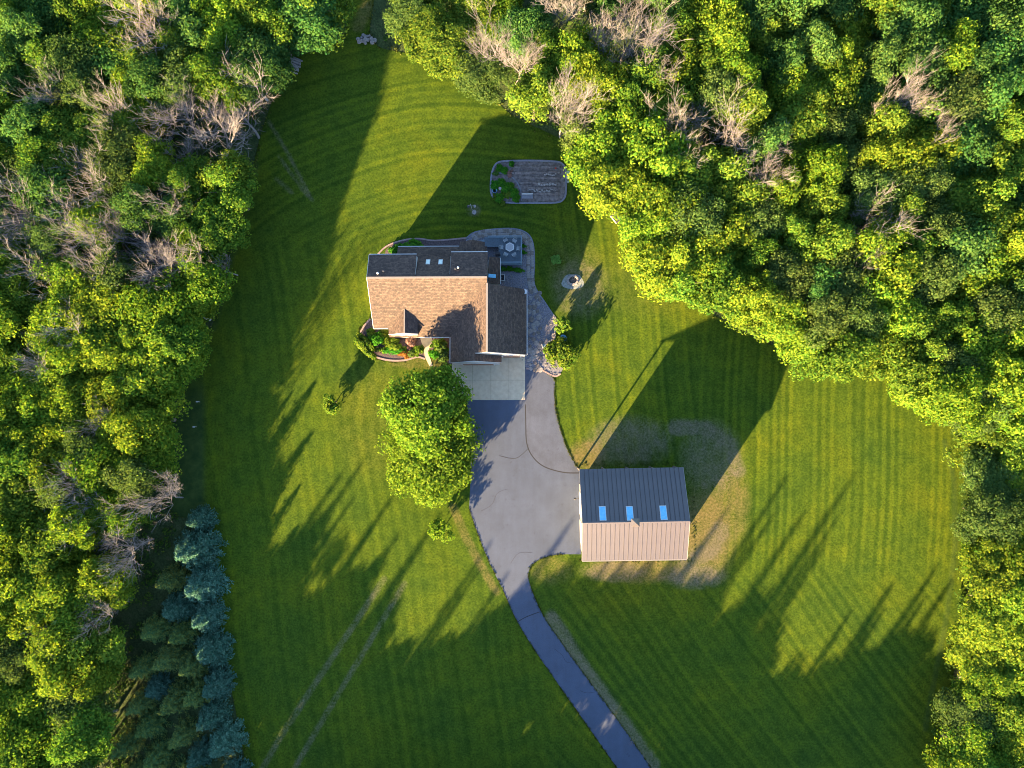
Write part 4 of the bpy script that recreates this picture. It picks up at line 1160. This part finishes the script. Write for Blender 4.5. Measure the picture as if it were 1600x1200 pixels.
def fill(poly_, dmin, edge, avoid, seed):
    rg = random.Random(seed); out = []
    # trees along the edge first, so that the outline of the wood holds
    pl = poly_[1:-1]
    acc = 0.0
    for (x0, y0), (x1, y1) in zip(pl, pl[1:]):
        L = math.hypot(x1 - x0, y1 - y0); s = edge - acc
        while s < L:
            x, y = x0 + (x1 - x0) * s / L + rg.uniform(-6, 6), y0 + (y1 - y0) * s / L + rg.uniform(-6, 6)
            if all(math.hypot(x - a, y - b_) > c for a, b_, c in avoid): out.append((x, y))
            s += edge * rg.uniform(.85, 1.15)
        acc = (acc + L) % edge
    xs_ = [p[0] for p in poly_]; ys_ = [p[1] for p in poly_]
    for _ in range(9000):
        x, y = rg.uniform(min(xs_), max(xs_)), rg.uniform(min(ys_), max(ys_))
        if in_poly(x, y, poly_) and all((x - a) ** 2 + (y - b_) ** 2 > dmin * dmin for a, b_ in out) and all(math.hypot(x - a, y - b_) > c for a, b_, c in avoid): out.append((x, y))
    return out
ONES = 'zero one two three four five six seven eight nine ten eleven twelve thirteen fourteen fifteen sixteen seventeen eighteen nineteen'.split()
TENS = 'x x twenty thirty forty fifty sixty seventy eighty ninety hundred'.split()
def say(n):
    n = max(0, min(100, n))
    return ONES[n] if n < 20 else TENS[n // 10] + ('-' + ONES[n % 10] if n % 10 else '')
def place_words(x, y, z, what):
    a, b_ = to_px(x, y, z)
    return '%s, %s percent across and %s percent down the photo' % (what, say(round(a / 16)), say(round(b_ / 12)))
used = set()
def uniq(lb):
    if lb not in used: used.add(lb); return lb
    for extra in ('smaller', 'lower', 'denser', 'sparser', 'further'):
        l2 = extra + ' ' + lb
        if l2 not in used: used.add(l2); return l2
    return lb
KW = {'leaf_mid': 'mid green', 'leaf_yellow': 'yellow-green', 'leaf_dark': 'dark green', 'leaf_olive': 'olive green'}
in_view = lambda x, y: -25 < x < 1625 and -25 < y < 1225
avoid = [(x, y, s * .68) for x, y, s in BAREPX]
nview = 0
for side, poly_, seed, dm, ed in (('left', LEFT, 5, 40, 46), ('right', RIGHT, 6, 42.5, 48)):
    for x, y in fill(poly_, dm, ed, avoid, seed):
        if side == 'left':
            h = wr.uniform(10.5, 13.0) if y < 850 else wr.uniform(10.5, 12.5); bx, by = W(x, y, h * .6); gx_, gy_ = to_px(bx, by)
            h = min(h, max(4.5, max_h(gx_, gy_) * wr.uniform(1.2, 1.42)))
            w = [.38, .50, .02, .10] if y > 430 else [.45, .22, .2, .13]  # stronger sun on the lower part put into leaf colour: more yellow kinds
        else:
            far = (x - 700) * .35 - (y - 100) * .9
            h = wr.uniform(11.5, 15.0)
            if x > 1480 and y > 640: h = wr.uniform(6.5, 9.5)
            if x < 820 and y < 150: h = wr.uniform(6, 8.5)
            dk = min(.85, max(0, far / 330.0))  # shade deeper in the wood put into leaf colour: darker kinds towards upper right
            w = [.35, .45 * (1 - dk), .02 + dk * .9, .15 * (1 - dk)]
        bx, by = W(x, y, h * .62)
        mk = wr.choices([k_[0] for k_ in kinds], w)[0]
        r = wr.uniform(36, 52) * (CAM_H - h * .62) / FPX
        if side == 'left' and h < 8: r *= .85
        if in_view(x, y):
            nview += 1
            lb = uniq(place_words(bx, by, h * .62, KW[mk] + ' leafy tree in %s wood' % side))
        else:
            lb = 'leafy tree of the %s wood just past the photo edge' % side
        plant(leafy(mk, wr), bx, by, h, r, wr.uniform(0, 6.28), lb, 'leafy trees of the %s wood' % side)
for x, y, s in BAREPX:
    side = 'left' if x < 560 else 'right'
    h = wr.uniform(13, 15.5) if side == 'left' else wr.uniform(15, 18)
    bx, by = W(x, y, h * .68)
    if side == 'left':
        gx_, gy_ = to_px(bx, by); h = min(h, max(8.0, max_h(gx_, gy_) * 1.3))
    bx, by = W(x, y, h * .68)
    r = s * .80 * (CAM_H - h * .68) / FPX
    plant(wr.choice(BARE), bx, by, h, r, wr.uniform(0, 6.28), uniq(place_words(bx, by, h * .68, 'bare grey-brown tree in %s wood' % side)), 'bare trees of the %s wood' % side)
# spruce row
for k, (x, y, r, kind) in enumerate([(312, 812, 2.0, 'b'), (304, 858, 3.3, 'b'), (316, 915, 3.0, 'b'), (268, 905, 2.2, 'g'), (276, 950, 2.4, 'b'), (322, 965, 2.6, 'b'), (240, 985, 2.2, 'g'), (285, 990, 2.2, 'g'), (330, 1015, 2.8, 'b'), (262, 1030, 2.3, 'g'), (300, 1040, 2.2, 'g'), (222, 1045, 2.1, 'g'), (338, 1070, 2.8, 'b'), (275, 1095, 2.3, 'g'), (218, 1100, 2.3, 'g'), (308, 1085, 2.2, 'g'), (245, 1075, 2.0, 'b'), (330, 1120, 2.3, 'b'), (232, 1135, 2.2, 'g'), (285, 1150, 2.3, 'g'), (352, 1158, 2.8, 'b'), (195, 1165, 2.2, 'g'), (312, 1180, 2.2, 'b'), (245, 1185, 2.2, 'g'), (205, 1215, 2.2, 'g'), (290, 1215, 2.2, 'g'), (365, 1215, 2.4, 'b')]):
    r *= wr.uniform(.95, 1.2)
    h = min(r * 2.5, 7.5) * wr.uniform(.95, 1.15) * wr.uniform(.85, 1.1)
    bx, by = W(x, y, h * .35); gx_, gy_ = to_px(bx, by); h = min(h, max(3.6, max_h(gx_, gy_) * 1.15))
    bx, by = W(x, y, h * .35)
    word = 'blue-green spruce in row' if kind == 'b' else 'sunlit green spruce in row'
    plant(wr.choice(BLUE if kind == 'b' else GREEN), bx, by, h, r, wr.uniform(0, 6.28), uniq(place_words(bx, by, h * .35, word)) if y < 1205 else 'spruce at the lower end of the row past the photo edge', 'spruces in the row')
# trees below the photo whose shadows cross the lawn
for tx, ty, h in [(543, 757, 13.6), (512, 772, 13.4), (527, 815, 13.4), (590, 810, 14.0), (600, 868, 14.0), (565, 850, 13.4), (660, 845, 15.0), (640, 880, 14.5), (742, 884, 14.0), (725, 925, 13.5), (770, 930, 13.0), (792, 950, 13.0), (868, 852, 14.5), (935, 900, 13.0), (965, 893, 13.5), (1000, 905, 13.0), (1035, 897, 13.0), (1070, 890, 13.5), (1112, 832, 14.5), (1150, 880, 13.0), (1202, 786, 15.5), (1185, 840, 15), (1232, 838, 15.0), (1307, 784, 16.5), (1285, 845, 15.5), (1265, 890, 14), (1310, 985, 11.5), (1375, 942, 12.0), (1360, 985, 12), (1442, 918, 12.0), (1425, 965, 11.5), (1465, 940, 11.5)]:
    x, y = W(tx, ty); h *= 1.2
    L = h * COT; h *= 1.07
    plant(wr.choice(TALL), x - DX * L, y - DY * L, h, wr.uniform(2.7, 3.6), wr.uniform(0, 6.28), 'tall spruce below the photo edge that throws a pointed shadow', 'spruces below the photo edge')
VAL = [(330, 950), (400, 900), (450, 868), (490, 900), (550, 925), (610, 1015), (690, 1030), (750, 1010), (800, 975), (850, 945), (900, 935), (1000, 935), (1090, 945), (1145, 975), (1190, 1020), (1225, 1105), (1290, 1070), (1345, 1060), (1390, 1030), (1440, 1040), (1462, 1050), (1448, 1105), (1425, 1170), (1395, 1235)]
vp = smooth_px(VAL, 3, False)
acc = 0.0; last = vp[0]
for p in vp[1:]:
    acc += math.hypot(p[0] - last[0], p[1] - last[1]); last = p
    if acc < 40: continue
    acc = 0.0
    x, y = W(*p); h = wr.uniform(9.0, 11.0) if p[1] < 1000 else wr.uniform(7.5, 9)
    h = max(h * 1.2, (1300 - p[1]) * .1 / DY / COT)
    L = h * COT; h *= 1.14
    plant(leafy('leaf_mid', wr), x - DX * L, y - DY * L, h, wr.uniform(4.2, 5.0), wr.uniform(0, 6.28), 'leafy tree below the photo edge that shades the lower lawn', 'leafy trees below the photo edge')
for k in range(27):
    x, y = W(300 + k * 42, 1145 + wr.uniform(-20, 25)); h = wr.uniform(8.5, 10.5); L = h * COT
    plant(leafy('leaf_mid', wr), x - DX * L, y - DY * L, h, wr.uniform(4.2, 5.0), wr.uniform(0, 6.28), 'leafy tree below the photo edge that shades the lower lawn', 'leafy trees below the photo edge')
# undergrowth: one mass of leaves on the floor of both woods
rs = np.random.RandomState(77)
clp = []
rg = random.Random(78)
UL = [(-90, -90), (545, -90), (540, 45), (470, 75), (430, 130), (405, 200), (385, 280), (365, 350), (345, 420), (325, 500), (292, 575), (270, 640), (258, 720), (275, 800), (262, 900), (215, 1000), (190, 1290), (-90, 1290)]
UR = [(600, -90), (596, 60), (645, 78), (705, 96), (765, 132), (808, 176), (905, 228), (995, 320), (1035, 415), (1085, 465), (1225, 540), (1345, 568), (1405, 600), (1455, 640), (1485, 690), (1497, 750), (1500, 850), (1490, 960), (1473, 1060), (1457, 1130), (1435, 1240), (1700, 1290), (1700, -90)]
for pl, n in ((UL, 2200), (UR, 2200)):
    xs_ = [p[0] for p in pl]; ys_ = [p[1] for p in pl]; c_ = 0
    while c_ < n:
        x, y = rg.uniform(min(xs_), max(xs_)), rg.uniform(min(ys_), max(ys_))
        if in_poly(x, y, pl): clp.append(W(x, y)); c_ += 1
pos = []; nr = []
for x, y in clp:
    k = 24; d = sph(rs, k, -.1); r = rs.uniform(.35, 1.0)
    pos.append(np.array([x, y, rs.uniform(.05, .5)]) + d * r * np.array([1, 1, .9]) * rs.uniform(.6, 1.1, (k, 1))); nr.append(d + np.array([0, 0, .6]) + rs.normal(size=(k, 3)) * .4)
pos = np.concatenate(pos); nr = np.concatenate(nr); n = len(pos)
o = link('undergrowth', np_mesh('undergrowth', leaves(pos, nr, rs.uniform(.25, .5, n), rs), n, M['under']))
tag(o, 'low leafy undergrowth on the shaded floor of both woods', 'undergrowth', kind='stuff')
print('trees in view', nview, 'objects', len(bpy.data.objects))

# weeds and tufts that break the edges of the asphalt and cover the worn ground
rg = random.Random(91); rs = np.random.RandomState(92); tp_ = []
def tuft_line(pl, n, w):
    seg_ = [(a, b_, math.hypot(b_[0] - a[0], b_[1] - a[1])) for a, b_ in zip(pl, pl[1:])]; tot = sum(q[2] for q in seg_)
    for _ in range(n):
        t = rg.uniform(0, tot)
        for a, b_, L in seg_:
            if t <= L: break
            t -= L
        u = t / max(L, 1e-6)
        tp_.append((a[0] + (b_[0] - a[0]) * u + rg.gauss(0, w), a[1] + (b_[1] - a[1]) * u + rg.gauss(0, w), rg.uniform(.05, .12)))
i0 = 41; 
tuft_line(DRIVE[:40], 700, .8); tuft_line(DRIVE[41:85], 700, .8); tuft_line(PADo[1:-2], 300, .8)
tuft_line([(905, 876), (1085, 876)], 120, 1.5); tuft_line([(1082, 745), (1085, 870)], 60, 1.5); tuft_line([(905, 726), (1060, 724)], 100, 2.0)
tuft_line(gpx + gpx[:1], 160, 1.2); tuft_line([(579, 496), (562, 514), (558, 530), (564, 548), (585, 560), (608, 566), (632, 566)], 120, 1.0)
for _ in range(900):
    k = rg.randrange(len(lawn_px)); a = lawn_px[k]; b_ = lawn_px[(k + 1) % len(lawn_px)]; u = rg.random()
    tp_.append((a[0] + (b_[0] - a[0]) * u + rg.gauss(0, 3), a[1] + (b_[1] - a[1]) * u + rg.gauss(0, 3), rg.uniform(.12, .3)))
pos = []; nr = []; sz = []; ax = []
for x, y, h in tp_:
    if 905 < x < 1075 and 728 < y < 872: continue
    wx, wy = W(x, y)
    for k in range(7):
        a = rg.uniform(0, 6.28); o_ = rg.uniform(0, .16)
        pos.append((wx + o_ * math.cos(a), wy + o_ * math.sin(a), h * .5)); nr.append((math.cos(a), math.sin(a), .35)); ax.append((.3 * math.cos(a), .3 * math.sin(a), 1)); sz.append(h * rg.uniform(1.1, 1.7))
pos = np.array(pos)
o = link('weed_tufts', np_mesh('weed_tufts', leaves(pos, np.array(nr), np.array(sz), rs, .5, np.array(ax)), len(pos), M['tuft']))
tag(o, 'short weeds and grass tufts along the asphalt edges and worn ground', 'weeds', kind='stuff')
